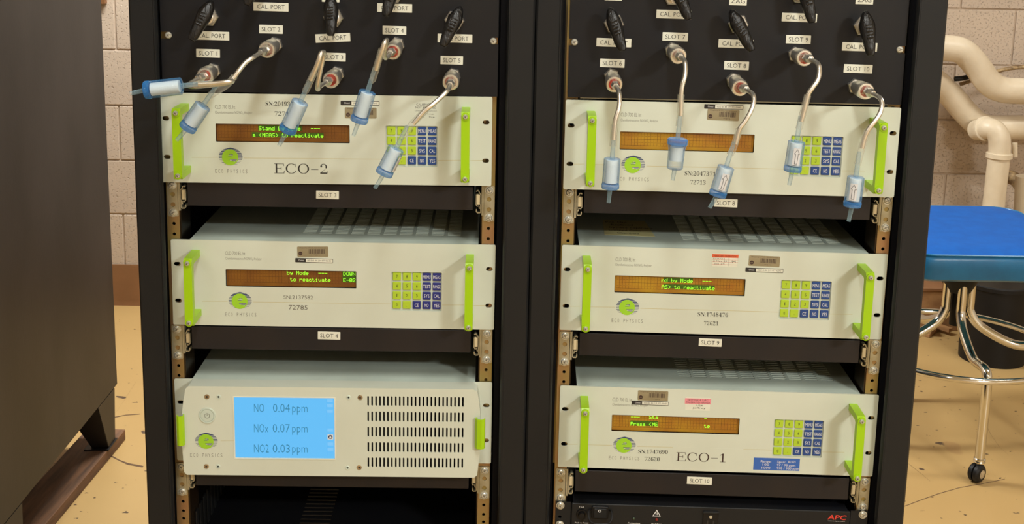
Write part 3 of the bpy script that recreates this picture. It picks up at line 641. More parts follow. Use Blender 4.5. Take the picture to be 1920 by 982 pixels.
def analyzer(M, row, x, y, z, roll, label, lines, bright, blue, cells=()):
    D = dev_matrix(M, x, y, z+NOM[row], roll)
    t = thing('gas_analyzer', D, label, 'analyzer', 'rack analyzers with lime handles')
    link('front_plate', PLATE, t); link('top_cover', COVER, t); link('chassis', INNER, t); link('maker_print', PRINT, t); link('title_print', PRINT2, t)
    o = link('logo', LOGO, t); o.location = (-.1402, 0, -.027)
    for hx in (-204.5, 203.4):
        h_ = put('handle', HANDLE, t, hx, 0, 0)
        for s in (-1, 1): put('screw', SCREW_S, h_, 0, -51.2, s*45)
    d = MB().box(-162.5, 35.3, 4.2, 6, -6.5, 23.3, bright)
    b = d.build('display', t)
    g_ = MB()
    for k in range(41):
        X = -158.2+4.72*k; g_.quad(X-.25, X+.05, .5, 19.6, 4.1, vfdline)
    for Z in (.6, 9.9, 19.4): g_.quad(-158.2, 30.6, Z, Z+.35, 4.1, vfdline)
    for Z in (5, 14.6):
        for k in range(40): g_.quad(-157.5+4.72*k, -154.6+4.72*k, Z, Z+.25, 4.1, vfdline)
    for px0, py0, px1, py1 in cells:
        a, c = at(px0, py0, 4, D), at(px1, py1, 4, D); g_.quad(a.x, c.x, c.z, a.z, 4.05, vfdcell)
    g_.build('cell_grid', b)
    if lines:
        q = MB()
        for tx, px, py in lines:
            p = at(px, py, 3.9, D); dot_text(q, tx, p.x, p.z, vfdglow)
        q = q.build('lit_characters', b); q.location = (0, .0039, 0)
    fr = MB(); fr.plate(rrect(-161.6, 34.4, -5.6, 22.4, .8, 1), [rrect(-160.6, 33.4, -4.6, 21.4, .6, 1)], 1, 4.2, blackin); fr.build('display_bezel', t)
    MB().box(-160.8, 33.6, 1.2, 1.8, -4.8, 21.6, glassm).build('display_window', t)
    MB().box(85.5, 162.5, 2.5, 4, -39.3, 22.6, keypan).build('keypad_panel', t)
    for r in range(4):
        for c in range(5):
            tx = KEYS[r][c]; bl = len(tx) > 1
            k = put('key', key_mesh(blue if bl else key_g), t, 94.4+14.95*c, 0, 14.6-14.75*r); link('legend', legend_mesh(tx, bl), k)
    for s in (-1, 1):
        for zz in SLOTZ: pass
    return t, D
A = {}
A['L1'] = analyzer(M_L, 1, -5.09, -4.02, -1.60, .26, 'cream rack analyzer lettered ECO-2, behind the hanging filters',
    [('Stand by Mode', 485.5, 244), ('---', 583, 244.5), ('s <MEAS> to reactivate', 473.8, 256.5)], vfd, key_b, [(484, 235, 567, 245.6), (472, 247.5, 607, 258)])
A['L2'] = analyzer(M_L, 2, 3.1, 1.5, -1.57, -.105, 'cream rack analyzer with DOWN on its display, above the one with the blue screen',
    [('by Mode', 538, 514.7), ('---', 597, 515.5), ('to reactivate', 544, 527), ('DOWN', 643.7, 516.5), ('E-02', 643.7, 528.3)], vfd, key_b2, [(642, 506.5, 667.5, 529.5)])
A['R1'] = analyzer(M_R, 1, -1.71, -7.91, -1.51, -.048, 'cream rack analyzer with a blank amber display, behind the arrow filters', [], vfd2, key_b)
A['R2'] = analyzer(M_R, 2, -.89, 1.4, .10, -.177, 'cream rack analyzer with an orange-topped sticker, a yellow note on its cover',
    [('nd by Mode', 1240.5, 528.5), ('---', 1317, 530.5), ('AS> to reactivate', 1240.5, 541)], vfd2, key_b, [(1244, 519.5, 1299, 530), (1244, 532, 1340, 543)])
A['R3'] = analyzer(M_R, 3, 2.57, 1.4, 1.31, -.037, 'cream rack analyzer lettered ECO-1, with a blue range label',
    [('---', 1183, 784.5), ('Sta', 1217, 785), ('-', 1320.5, 788), ('Press <ME', 1182.3, 797.4), ('te', 1320, 801.8)], vfd2, key_b, [(1182, 788, 1234, 799)])
t, D = A['L1']
printed(t, D, 'serial_print', [('SN:2049371', 498.3, 198.5, 556, 6.4, True, ink), ('72714', 515, 217.2, 549, 6.4, True, ink)])
lb = paper(t, D, 'name_label', 481, 299.5, 645, 329.5, cream); printed(lb, D, 'lettering', [('ECO-2', 514.4, 324.6, 613.5, 14.6, True, ink)], -.2)
strip_label(t, D, 675, 193.4); asset_tag(t, D, 676.5, 211.5)
lb = paper(t, D, 'calibration_label', 774, 191, 823, 223, cream); b = MB(); p = at(798.5, 198, 0, D)
for k, (tx, h, w) in enumerate((('CALIBRATION', 3, 28), ('NOT REQUIRED', 3, 30), ('Contact Cal Lab if Calibration', 1.6, 32), ('status requires change', 1.6, 24), ('Date    Exp', 1.4, 26))): b.text(tx, p.x, p.z-4.4*k-(0 if k < 2 else -.4), -.2, ink, h=h, w=w, align='C')
b.build('lettering', lb)
t, D = A['L2']
printed(t, D, 'serial_print', [('SN:2137582', 531.7, 560, 587, 5.6, False, ink_g), ('72785', 541.5, 580, 576.7, 7, False, ink_g)])
strip_label(t, D, 589, 488.3, rot=-.5); asset_tag(t, D, 586.5, 471.5, rot=1)
t, D = A['R1']
printed(t, D, 'serial_print', [('SN:2047371', 1283.6, 328.6, 1341.5, 6.2, True, ink), ('72713', 1294, 345.3, 1322.7, 6.2, True, ink)])
strip_label(t, D, 1357, 200.4, rot=-.3); asset_tag(t, D, 1356, 215.3, rot=-1.5)
t, D = A['R2']
printed(t, D, 'serial_print', [('SN:1748476', 1308, 592.5, 1365, 6.2, True, ink), ('72621', 1319.6, 609.3, 1347, 6.2, True, ink)])
strip_label(t, D, 1433, 506.5, rot=-.5); asset_tag(t, D, 1433, 489.3, rot=-1)
lb = paper(t, D, 'calibration_label', 1335.5, 476, 1383.6, 499, white); p = at(1335.5, 476, 0, D); q = at(1383.6, 499, 0, D)
b = MB(); b.quad(p.x, q.x, p.z-5, p.z, -.2, orange); b.text('NASA LARC CALIBRATION', (p.x+q.x)/2, p.z-3.8, -.25, brown_ink, h=2.2, w=32, align='C')
for k in range(3): b.quad(p.x, q.x, p.z-8.4-3.7*k, p.z-8.1-3.7*k, -.2, orange)
b.quad(p.x+25, p.x+25.4, q.z, p.z-5, -.2, ink_g); b.text('E59724', p.x+2, p.z-8, -.22, ink_g, h=2, w=17); b.text('2 Nov 23', p.x+2, p.z-11.8, -.22, ink, h=2.6, w=20); b.text('/M', p.x+28, p.z-13, -.22, ink, h=4, w=7); b.text('Jan 24', p.x+3, p.z-15.6, -.22, ink_g, h=2.2, w=16)
b.build('lettering', lb)
# hand-written note lying on the cover
zc = 64.0; b = MB(); quad = [(-174, 74), (-96, 71), (-104, 166), (-172, 167)]
b.add([(x, y, zc+.25) for x, y in quad]+[(x, y, zc) for x, y in quad], [(0, 1, 2, 3), (0, 4, 5, 1), (1, 5, 6, 2), (2, 6, 7, 3), (3, 7, 4, 0)], notem); o = b.build('paper_note', t)
b = MB()
for k, (tx, dx) in enumerate((('Pos. Out', 4), ('Replaced', 12), ('bypass capillary', 8), ('Cleaned Conv', 6), ('Chambers', 18))):
    V, Fc, bw, hh = text_mesh(tx); w = len(tx)*4.3; yb = 148-16.5*k
    b.add([(-172+dx+a*w/bw, yb+c*9/hh, zc+.35) for a, c in V], Fc, ink)
b.build('handwriting', o)
t, D = A['R3']
printed(t, D, 'serial_print', [('SN:1747690', 1196.6, 849.3, 1252, 6.3, True, ink), ('72620', 1208.6, 863.5, 1236.7, 6.3, True, ink)])
lb = paper(t, D, 'name_label', 1260, 841.5, 1394, 869, cream); printed(lb, D, 'lettering', [('ECO-1', 1267.8, 863.4, 1358.9, 14, True, brown_ink)], -.2)
strip_label(t, D, 1219, 755.4, rot=-.2); asset_tag(t, D, 1224.3, 741.5, rot=-.5)
lb = paper(t, D, 'calibration_label', 1284.5, 746, 1332, 768.5, white); p = at(1284.5, 746, 0, D); q = at(1332, 768.5, 0, D); b = MB(); b.quad(p.x, q.x, p.z-9, p.z, -.2, pink)
b.text('NOT NASA LaRC', (p.x+q.x)/2, p.z-4, -.25, brown_ink, h=2.8, w=31, align='C'); b.text('CALIBRATED/VERIFIED', (p.x+q.x)/2, p.z-8, -.25, brown_ink, h=2.8, w=36, align='C'); b.text('1/24', p.x+18, p.z-12.4, -.25, ink, h=2.4, w=9); b.text('Jeffrey', p.x+12, p.z-16.4, -.25, ink, h=2.4, w=20)
b.build('lettering', lb)
lb = paper(t, D, 'range_label', 1412, 860, 1500, 880, bluel); p = at(1412, 860, 0, D); b = MB()
for tx, dx, dz, w in (('Range:', 12, -5, 16), ('Span:', 37, -5, 13), ('8-14-23', 54, -4.6, 11), ('100', 15, -10.3, 10), ('97 / 98 ppm', 37, -10.3, 28), ('1000', 14, -15.6, 13), ('978 / 980 ppm', 37, -15.6, 34)): b.text(tx, p.x+dx, p.z+dz, -.3, white_ink, h=3.6, w=w)
b.build('lettering', lb)
# ------------------------------------------------------------------ analyzer with the blue screen
def screen_analyzer():
    D = dev_matrix(M_L, 1.85, 1.4, 3.27+NOM[3], .141)
    t = thing('screen_analyzer', D, 'cream analyzer with a lit blue screen reading NO, NOx and NO2', 'analyzer')
    YF = -28.0
    G = lambda px, py, y=YF: at(px, py, y, D)
    for s in (-1, 1):
        x0, x1 = sorted((s*241.3, s*205))
        MB().plate(rrect(x0, x1, -66.2, 66.2, 2, 2), [oval(s*233, z, 5, 3.2) for z in (28.5, -28.5)], 0, 1.8, cream).build('rack_ear', t)
    link('top_cover', COVER_S, t); MB().box(-213, 213, 0, 430, -64, 61, blackin).build('chassis', t)
    prof = [(-219.5, -76), (-223.5, -72), (-225.2, -30), (-225.2, 14), (-221, 44), (-217.5, 62), (-213, 66.2), (213, 66.2), (219.3, 62), (222.5, 44), (224.8, 14), (224.8, -30), (220.5, -72), (216, -76)]
    L = G(438.3, 744), G(628, 860)
    lc = rrect(L[0].x, L[1].x, L[1].z, L[0].z, 1.2, 2)
    g0, g1, gz0, gz1 = G(690.2, 752).x, G(868.0, 752).x, G(780, 752.5).z, G(780, 867.2).z
    gr = []
    for r in range(5):
        for c in range(25):
            x = g0+(g1-g0)*c/24; z = gz0+(gz1-gz0)*r/4; gr.append(rrect(x-1.25, x+1.25, z-8.1, z+8.1, 1.1, 1))
    b = MB(); b.plate(prof, [lc]+gr, YF, YF+2, cream)
    ins = [(x*(.985), z*.97) for x, z in prof]; b.plate(prof, [ins], YF+1.9, 0, cream)
    b.add([(L[0].x, -.1+YF, G(500, 826).z), (-167, -.1+YF, G(440, 826).z), (-167, -.1+YF, G(440, 826).z-.5), (L[0].x, -.1+YF, G(500, 826).z-.5)], [(0, 1, 2, 3)], groove_m)
    b.build('bezel', t)
    MB().box(g0-4, g1+4, YF+8, YF+10, gz1-10, gz0+10, blackin).build('grille_filter', t)
    fr = MB().plate([(x+(1.6 if x > -70 else -1.6), z+(1.6 if z > 0 else -1.6)) for x, z in lc], [lc], YF-.5, YF, white); fr.build('screen_frame', t)
    s_ = MB().box(L[0].x-1, L[1].x+1, YF+2.2, YF+4, L[1].z-1, L[0].z+1, lcd).build('screen', t)
    b = MB(); y = YF+2.1
    for k, (a, c) in enumerate((('NO', '0.04'), ('NOx', '0.07'), ('NO2', '0.03'))):
        py = 772.2+37.9*k
        for tx, px, pr in ((a, 476.5, {0: 495.5, 1: 503, 2: 504}[k]), (c, 511.5 if k != 0 else 512, 543.5), ('ppm', 548, 576.8)):
            p, q = at(px, py, y, D), at(pr, py, y, D); b.text(tx, p.x, p.z, y, lcd_txt, h=13.2, w=q.x-p.x, serif='light')
    b.build('screen_text', s_)
    b = MB(); x0 = at(613, 800, y, D).x; x1 = at(625, 800, y, D).x
    b.quad(x0-.3, x0, L[1].z+3, L[0].z-2, y, lcd_line)
    for py in (755, 765, 772.5, 800, 812, 828, 837, 848):
        zz = at(620, py, y, D).z; b.quad(x0, x1, zz-.3, zz, y, lcd_line)
    for py in (751, 760, 771, 806, 832, 842):
        zz = at(620, py, y, D).z; b.quad(x0+.6, x1-.4, zz-2.4, zz+2.4, y+.02, lcd_sq)
    zz = at(619.5, 819, y, D).z; b.quad(x0+.8, x1-.4, zz-4, zz+4, y-.02, white_ink); b.lathe(((x0+x1)/2+.2, y-.03, zz), (0, -1, 0), [(0, 3.2), (.05, 3.2)], navy, 16).lathe(((x0+x1)/2+.2, y-.1, zz-.6), (0, -1, 0), [(0, 1.6), (.05, 1.6)], white_ink, 12)
    b.build('tool_bar', s_)
    p = G(388.6, 778.6); k = MB(); k.lathe((p.x, YF, p.z), (0, -1, 0), [(0, 12.4), (1.2, 12.2), (1.2, 10.4), (.3, 10.2), (.3, 9.6), (1, 9.4), (1, 7.0)], cream2, 36); k = k.build('power_button', t)
    b = MB(); R = 3.4
    for i in range(24):
        a = math.radians(-60+300*i/24-90+60+30); c = math.radians(-60+300*(i+1)/24-90+60+30)
        a, c = math.radians(120+300*i/24), math.radians(120+300*(i+1)/24)
        b.add([(p.x+R*math.cos(a), YF-1.1, p.z+R*math.sin(a)), (p.x+R*math.cos(c), YF-1.1, p.z+R*math.sin(c)), (p.x+(R+.6)*math.cos(c), YF-1.1, p.z+(R+.6)*math.sin(c)), (p.x+(R+.6)*math.cos(a), YF-1.1, p.z+(R+.6)*math.sin(a))], [(0, 1, 2, 3)], ink_g)
    b.quad(p.x-.3, p.x+.3, p.z, p.z+4.6, YF-1.1, ink_g); b.build('power_symbol', k)
    p = G(387, 826.5); o = put('logo', LOGO, t, p.x, YF, p.z); o.scale = (.98, 1, .98)
    p, q = G(357, 856), G(416.8, 856); MB().tracked('ECO PHYSICS', p.x, p.z, YF-.08, ink_g, 5.6, q.x-p.x, 2.5).build('front_print', t)
    for px, py, kind in ((388, 743.5, 0), (409.8, 743.5, 1), (387, 874, 0), (409, 874, 1), (653.6, 744.7, 1), (675.3, 745, 0), (651.8, 876.5, 1), (673.5, 876, 0)):
        p = G(px, py)
        MB().lathe((p.x, YF, p.z), (0, -1, 0), [(0, 3.9 if not kind else 3.3), (.9, 3.4 if not kind else 2.9), (.9, 1.7), (.2, 1.4)], (ductm if not kind else cream2), 18).disc(p.x, p.z, 1.3, YF-.95, ink, 12).build('screw', t)
    for s, (a, c) in ((-1, (331.5, 345.5)), (1, (892, 908))):
        p, q = at(a, 779 if s < 0 else 785, -34, D), at(c, 834 if s < 0 else 840, -34, D)
        cx = (p.x+q.x)/2; zm = (p.z+q.z)/2; hh = abs(p.z-q.z)/2; w = abs(q.x-p.x)/2
        # curled tab: a J-shaped strip
        path = [(cx-w, -31), (cx-w*.9, -35.5), (cx-w*.3, -37.5), (cx+w*.6, -36.5), (cx+w, -33), (cx+w*.8, -28), (cx+w*.2, -24)]
        if s > 0: path = [(2*cx-x, y) for x, y in path]
        b = MB(); n = len(path); out = []
        for i, (x, y) in enumerate(path):
            pa, pb = Vector(path[max(0, i-1)]), Vector(path[min(n-1, i+1)]); d = (pb-pa).normalized(); nn = Vector((-d.y, d.x)); out.append(((x+nn.x*.9, y+nn.y*.9), (x-nn.x*.9, y-nn.y*.9)))
        ol = [a for a, c in out]+[c for a, c in reversed(out)]
        b.plate(ol, [], zm-hh, zm+hh, green, T=lambda x, y, z: (x, z, y)); b.build('pull_tab', t)
    return D
D3 = screen_analyzer()
# ------------------------------------------------------------------ trays and slides
def slide_mesh():
    b = MB()
    def strip(path, m_, th=.7, y0=2.6, y1=380):
        n = len(path); out = []
        for i, (x, z) in enumerate(path):
            pa, pb = Vector(path[max(0, i-1)]), Vector(path[min(n-1, i+1)]); d = (pb-pa).normalized(); nn = Vector((-d.y, d.x))*th; out.append(((x+nn.x, z+nn.y), (x-nn.x, z-nn.y)))
        b.plate([a for a, c in out]+[c for a, c in reversed(out)], [], y0, y1, m_)
    strip([(214.6, -75.6), (216.6, -74.2), (218.6, -75.2), (219.2, -78.2), (221, -79), (221.4, -106), (220.6, -108), (216.4, -108), (215, -106.4), (215, -102.6)], zinc_w)
    return b, strip
b, st = slide_mesh(); SL_OUT = b.mesh('outer_channel')
b, st = slide_mesh(); b.v, b.f, b.m = [], [], []; st([(214.8, -80), (214.5, -95.5), (216, -98), (219, -97.6), (219.2, -101), (221.2, -101.4)], zinc_w); st([(220.8, -80.5), (220.8, -95)], blackin, .5); SL_IN = b.mesh('inner_channel')
BLK = MB().box(215.4, 220.4, 3.5, 20, -95.4, -80.4, ivory, .6).mesh('roller_block')
SBK = MB().box(213.6, 222, 14, 16, -108.5, -67, blackin).mesh('black_stop')
b = MB(); b.plate(rrect(225.6, 241.8, -121, -67.2, 2.2, 2), [circ(233.6, -87.4, 3.6, 12), circ(233.6, -103, 3.6, 12)], 3.5, 5.0, zinc_w); b.box(222.5, 223.5, 3.5, 70, -112, -67.2, zinc_w); b.box(223.2, 226.5, 3.5, 5.0, -112, -67.5, zinc_w); EAR = b.mesh('bracket')
SCREW_H = screw(5.2, True)
def mirror(me):
    m2 = me.copy(); m2.transform(Matrix.Scale(-1, 4, (1, 0, 0))); m2.flip_normals(); return m2
MIR = {k: mirror(k) for k in (SL_OUT, SL_IN, BLK, SBK, EAR)}
def tray(M, row, lab, label, ends):
    M2 = M @ Matrix.Translation((0, 0, NOM[row]-1.5))
    t = thing('slide_tray', M2, label, 'tray', 'black sliding trays under the analyzers')
    b = MB(); b.box(-211.5, 209.5, 2.2, 4.2, -103.8, -68.5, traym, .8); b.build('front_lip', t)
    b = MB(); b.box(-211.5, 209.5, 4.2, 400, -103.8, -102, traym)
    for x in (-211.5, 208): b.box(x, x+1.5, 4.2, 400, -102, -69, traym)
    b.build('pan', t)
    if lab:
        p = at(lab[0], lab[1], 2, M2); label_part(t, p.x, p.z, lab[2], lab[3], 12.3, 2.2, math.radians(-.8))
    for s in (-1, 1):
        r = thing('slide_rail', M2, 'zinc slide rail bracket '+ends[0 if s < 0 else 1], 'slide rail', 'slide rails beside the trays')
        f = (lambda k: MIR[k]) if s < 0 else (lambda k: k)
        link('bracket', f(EAR), r); link('outer_channel', f(SL_OUT), r); link('inner_channel', f(SL_IN), r); link('roller_block', f(BLK), r); link('black_stop', f(SBK), r)
        for z in (-73.5, -115): put('screw', SCREW_H, r, s*233.6, 3.3, z)
tray(M_L, 1, (614, 365.3, 'SLOT 3', LW-.5), 'black tray with the SLOT 3 tag on it, under the analyzer lettered ECO-2', ('below the left handle of the analyzer lettered ECO-2', 'below the right handle of the analyzer lettered ECO-2'))
tray(M_L, 2, (617, 629, 'SLOT 4', LW), 'black tray with the SLOT 4 tag, over the analyzer with the blue screen', ('above the power button of the screen analyzer', 'above the grille of the screen analyzer'))
tray(M_L, 3, None, 'black tray showing as a thin strip under the analyzer with the blue screen', ('below the power button end of the screen analyzer', 'below the grille end of the screen analyzer'))
tray(M_R, 1, (1361, 380.5, 'SLOT 8', LW), 'black tray with the SLOT 8 tag, under the analyzer with the blank display', ('below the left handle of the blank-display analyzer', 'below the right handle of the blank-display analyzer'))
tray(M_R, 2, (1331.7, 642, 'SLOT 9', LW+.5), 'black tray with the SLOT 9 tag, under the analyzer with the orange-topped sticker', ('below the left handle of the analyzer with the yellow note', 'below the right handle of the analyzer with the yellow note'))
tray(M_R, 3, (1311.5, 901, 'SLOT 10', LW+4.5), 'black tray with the SLOT 10 tag, under the analyzer lettered ECO-1', ('just above the power strip, beside the middle posts', 'just above the red logo of the power strip'))
# ------------------------------------------------------------------ rack power unit
def power_unit():
    M = M_R; zt = -566.2; zb = zt-43.6
    t = thing('power_unit', M @ Matrix.Translation((0, 0, zb)), 'black rack power unit with a rocker switch, an outlet and a red logo', 'power unit')
    MI = (M @ Matrix.Translation((0, 0, zb)))
    G = lambda px, py, y=-1.5: at(px, py, y, MI)
    H = 43.6
    for s in (-1, 1):
        x0, x1 = (-240.5, -216.8) if s < 0 else (214.5, 240.8)
        hz = G(1055.6, 960.6) if s < 0 else None
        MB().plate([(x0, 0), (x1, 0), (x1, H), (x0, H)], [circ(-233.4 if s < 0 else 233.0, H/2-3, 2.6, 10)], -1.5, 1, blackp).build('rack_ear', t)
        for z in (38, 6): put('screw', SCREW_H, t, s*233.2, -1.5, z)
    b = MB(); b.box(-215.8, 213.5, -4, 0, 0.5, H-.3, blackp, 1.5); b.build('front_panel', t)
    MB().box(-213, 211, 0, 420, 1, H-1, blackpan).build('case', t)
    y = -4.1
    def lab(tx, px, py, h, w, m_=white_ink, name='lettering'): p = G(px, py, y); MB().text(tx, p.x, p.z, y, m_, h=h, w=w, align='C').build(name, t)
    lab('15A', 1090.7, 951.5, 2.6, 7.5); lab('Push to Reset', 1090.7, 981, 2.3, 21); lab('Protection', 1188.6, 982, 2.6, 18.5); lab('Building', 1231, 983.5, 2.6, 15.5)
    p = G(1090.7, 963, y); MB().lathe((p.x, -4, p.z), (0, -1, 0), [(0, 8.4), (2, 8), (2, 5.5), (1, 5), (5, 4.6), (6.5, 4.2)], blackpl, 24).build('breaker_button', t)
    p, q = G(1110, 947.5, y), G(1140, 971, y); sw = MB().box(p.x, q.x, -7.5, -4, q.z, p.z, blackpl, 1.2).build('rocker_switch', t)
    MB().box(p.x+3, q.x-3, -9.5, -7.5, q.z+2, p.z-2.5, blackp, .8).build('rocker', sw); c = G(1124.4, 957.7, -9.6)
    MB().plate(circ(c.x, c.z, 2.3, 18), [circ(c.x, c.z, 1.5, 18)], -9.8, -9.6, white_ink).build('off_mark', sw)
    pts = [(p.x-2, -4, p.z-6), (p.x-5, -9, p.z-7), (p.x-5, -16, q.z+6), (p.x-2, -19, q.z+1), (p.x+5, -20, q.z-1.5), (q.x-5, -20, q.z-1.5), (q.x+2, -19, q.z+1), (q.x+5, -16, q.z+6), (q.x+5, -9, p.z-7), (q.x+2, -4, p.z-6)]
    MB().tube(smooth(pts, 4), 1.5, blackpl, 10).build('switch_guard', t)
    for px, py, m_ in ((1188.4, 971.8, led_g), (1231, 973.3, led_r)): p = G(px, py, y); MB().lathe((p.x, -4, p.z), (0, -1, 0), [(0, 2.2), (1.2, 2), (2, 1.2)], m_, 14).build('led', t)
    p = G(1231, 967.5, y); b = MB(); tri = [(p.x-6.5, p.z), (p.x+6.5, p.z), (p.x, p.z+11)]; ins = [(p.x-4.6, p.z+1.1), (p.x+4.6, p.z+1.1), (p.x, p.z+8.9)]; b.plate(tri, [ins], y-.1, y, white_ink)
    for dx in (-.9, .9): b.quad(p.x+dx-.35, p.x+dx+.35, p.z+2.2, p.z+6.6, y-.1, white_ink)
    b.build('warning_triangle', t)
    p = G(1333, 958, y); b = MB(); b.box(p.x-12, p.x+12, -5.5, -4, p.z-34, p.z, blackpl, 1); b.box(p.x-12.5, p.x+12.5, -7.5, -5.4, p.z-3, p.z, blackp, .6); ou = b.build('outlet', t)
    b = MB(); b.box(p.x-5.5, p.x-3.5, -5.7, -5.4, p.z-22, p.z-15, ink); b.box(p.x+3.5, p.x+5.5, -5.7, -5.4, p.z-22, p.z-15, ink); b.lathe((p.x, -5.4, p.z-9), (0, -1, 0), [(0, 2.6), (.3, 2.6)], screwm, 14); b.build('outlet_contacts', ou)
    p, q = G(1551.5, 973.5, y), G(1585, 974, y); V, Fc, bw, hh = text_mesh('APC')
    b = MB(); w = q.x-p.x
    for dx, dz in ((0, 0), (.5, 0), (0, .35), (.5, .35)): b.add([(p.x+a*w/bw+c*2.0+dx, y-.01*(dx+dz), p.z+c*7.4/hh+dz) for a, c in V], Fc, apc_red)
    b.build('red_logo', t); lab('www.apc.com', 1568, 977.3, 1.5, 26)
power_unit()
# black vented shelf low in the left rack
def low_shelf():
    M = M_L @ Matrix.Translation((0, 0, -668))
    t = thing('vented_shelf', M, 'black slotted shelf low in the rack, under the screen analyzer', 'shelf')
    holes = [[(-70, 100+13*k), (-20, 100+13*k), (-20, 105+13*k), (-70, 105+13*k)] for k in range(24)]
    MB().plate([(-220, 20), (215, 20), (215, 560), (-220, 560)], holes, 0, 2, blackpan, T=lambda x, y, z: (x, z, y)).build('shelf_plate', t)
    MB().box(-220, 215, 560, 562, 0, 140, blackpan).build('rear_edge', t)
    for k in range(14): MB().box(-221, -219, 30+24*k, 42+24*k, 2, 60, blackp).build('side_rib', t)
low_shelf()
# ------------------------------------------------------------------ steel cabinet on its plank
def cabinet():
    X = -775
    t = thing('steel_cabinet', Matrix.Translation((X, 1366, -1100)), 'large grey-brown steel cabinet standing on a wooden plank, with smudged side', 'cabinet')
    z0 = 145; b = MB(); Dp = 1000
    b.box(-800, 0, -Dp, 0, z0, 2100, gunmetal, 2.5); b.build('body', t)
    MB().box(-798, -2, -Dp-3, -Dp, z0+3, 2096, gunmetal, 2).build('front_panel', t)
    # angle-iron legs, tapered to the foot
    for y0, y1, ya, yb in ((-160, -23, -90, -36), (-800, -663, -730, -670)):
        l = MB(); l.plate([(y0, z0), (ya, 2), (yb, 2), (y1, z0)], [], -3, 0, gunmetal, T=lambda x, y, z: (y, x, z))
        l.add([(0, y0+3, z0), (0, ya+2, 2), (-45, ya+2, 2), (-90, y0+3, z0), (0, y0, z0), (0, ya-1, 2), (-45, ya-1, 2), (-90, y0, z0)], [(0, 1, 2, 3), (4, 7, 6, 5), (0, 4, 5, 1), (1, 5, 6, 2), (2, 6, 7, 3), (3, 7, 4, 0)], gunmetal)
        lo = l.build('leg', t); MB().box(-62, 4, ya-14, yb+8, 0, 3, gunmetal).build('foot_plate', lo)
    pm = thing('wooden_plank', Matrix.Translation((-812, 1430, FLOOR)) @ Matrix.Rotation(math.radians(-3), 4, 'Z'), 'worn wooden plank lying on the floor under the steel cabinet', 'plank')
    MB().box(-62, 45, -1300, -30, .5, 30, plankm, 1.5).build('board', pm)
cabinet()
def wall_box():
    p = at(192, 3, 2535)
    t = thing('wall_box', Matrix.Translation((p.x, 2549, p.z)), 'small tan box fixed high on the block wall beside the steel cabinet', 'box')
    MB().box(-30, 12, -24, 0, -8, 60, brownbase, 2).build('box_body', t)
wall_box()
# ------------------------------------------------------------------ pipes
def pipe(name, pts, r, label, m_=pipem, rings=(), n=20, sm=6):
    P = [at(x, y, d) for x, y, d in pts]; o = P[-1].copy()
    t = thing(name, Matrix.Translation(o), label, 'pipe'); P = [p-o for p in P]; S_ = smooth(P, sm)
    MB().tube(S_, r, m_, n).build('pipe_run', t)
    for i, w in rings:
        a = S_[min(i, len(S_)-2)]; d = (S_[min(i, len(S_)-2)+1]-a).normalized(); MB().lathe(a-d*w/2, d, [(0, r+1), (2, r+7), (w-2, r+7), (w, r+1)], m_, n).build('collar', t)
    return t
pipe('insulated_pipe', [(x, y, 2385) for x, y in ((1640, 88), (1740, 89), (1776, 90), (1806, 97), (1832, 124), (1852, 152), (1876, 167), (1920, 171), (2080, 174))], 46, 'thick cream pipe bending down then level, topmost on the block wall', rings=())
pipe('insulated_pipe', [(x, y, 2450) for x, y in ((1600, 190), (1680, 170), (1735, 146), (1772, 168), (1806, 206), (1832, 231), (1862, 239), (1920, 239), (2080, 243))], 44, 'thick cream pipe slanting down behind the elbow, below the topmost pipe', rings=((13, 26),))
pipe('drain_pipe', [(1832, 244, 2396), (1850, 241, 2335), (1864, 244, 2312), (1873, 258, 2300), (1874, 284, 2300), (1868, 340, 2300), (1858, 430, 2300), (1845, 545, 2300)], 37, 'upright cream pipe with an elbow and collar, running down behind the stool seat', rings=((25, 20), (5, 14)))
pipe('drain_pipe', [(1925, 330, 2330), (1920, 420, 2330), (1914, 500, 2330), (1914, 512, 2330)], 37, 'upright cream pipe at the picture edge, ending over the black bins')
pipe('flexible_conduit', [(1800, 158, 2470), (1840, 145, 2470), (1880, 131, 2470), (1920, 126, 2470), (1990, 126, 2470)], 7, 'thin grey flexible conduit behind the two thick pipes', ductm)
pipe('small_pipe', [(1903, 268, 2400), (1903, 276, 2400), (1903, 284, 2400), (1903, 294, 2400)], 9, 'short thin pipe stub under the thick pipes', pipem)
pipe('brass_fitting', [(1850, 326, 2460), (1872, 329, 2440), (1897, 333, 2420), (1912, 345, 2400), (1922, 372, 2390), (1926, 400, 2390)], 25, 'dull mottled pipe fitting between the two upright pipes', ductm, rings=((9, 16),))
pipe('black_hose', [(1790, 148, 2430), (1808, 146, 2430), (1826, 140, 2450)], 9, 'short dark hose end seen between the two thick pipes', blackpl)
# bins and scrap
for px, py, r, lb in ((1886, 694, 116, 'black bin on the floor behind the stool legs, nearer the racks'), (1996, 676, 108, 'black bin on the floor behind the stool, at the picture edge')):
    p = atz(px, py, FLOOR); c = Vector((p.x, p.y+r, FLOOR)); t = thing('waste_bin', Matrix.Translation(c), lb, 'bin', 'black bins behind the stool')
    h = 280
    MB().lathe((0, 0, .5), (0, 0, 1), [(0, r*.93), (h-18, r)], blackpl, 40).build('bin_body', t)
    MB().lathe((0, 0, h-18), (0, 0, 1), [(0, r), (2, r+5), (14, r+5), (18, r), (17, r-8), (6, r-14)], blackpl, 40).build('bin_rim', t)
p = at(1745, 545, 2500); t = thing('wooden_box', Matrix.Translation((p.x, 2462, FLOOR)), 'low brown wooden box at the foot of the block wall, behind the stool', 'box')
MB().box(-160, 95, -70, 70, .5, 150, woodm, 2).build('box_body', t); MB().box(-164, 99, -74, 74, 150, 162, brownbase, 2).build('box_lid', t)
p0 = atz(1750, 622, FLOOR)
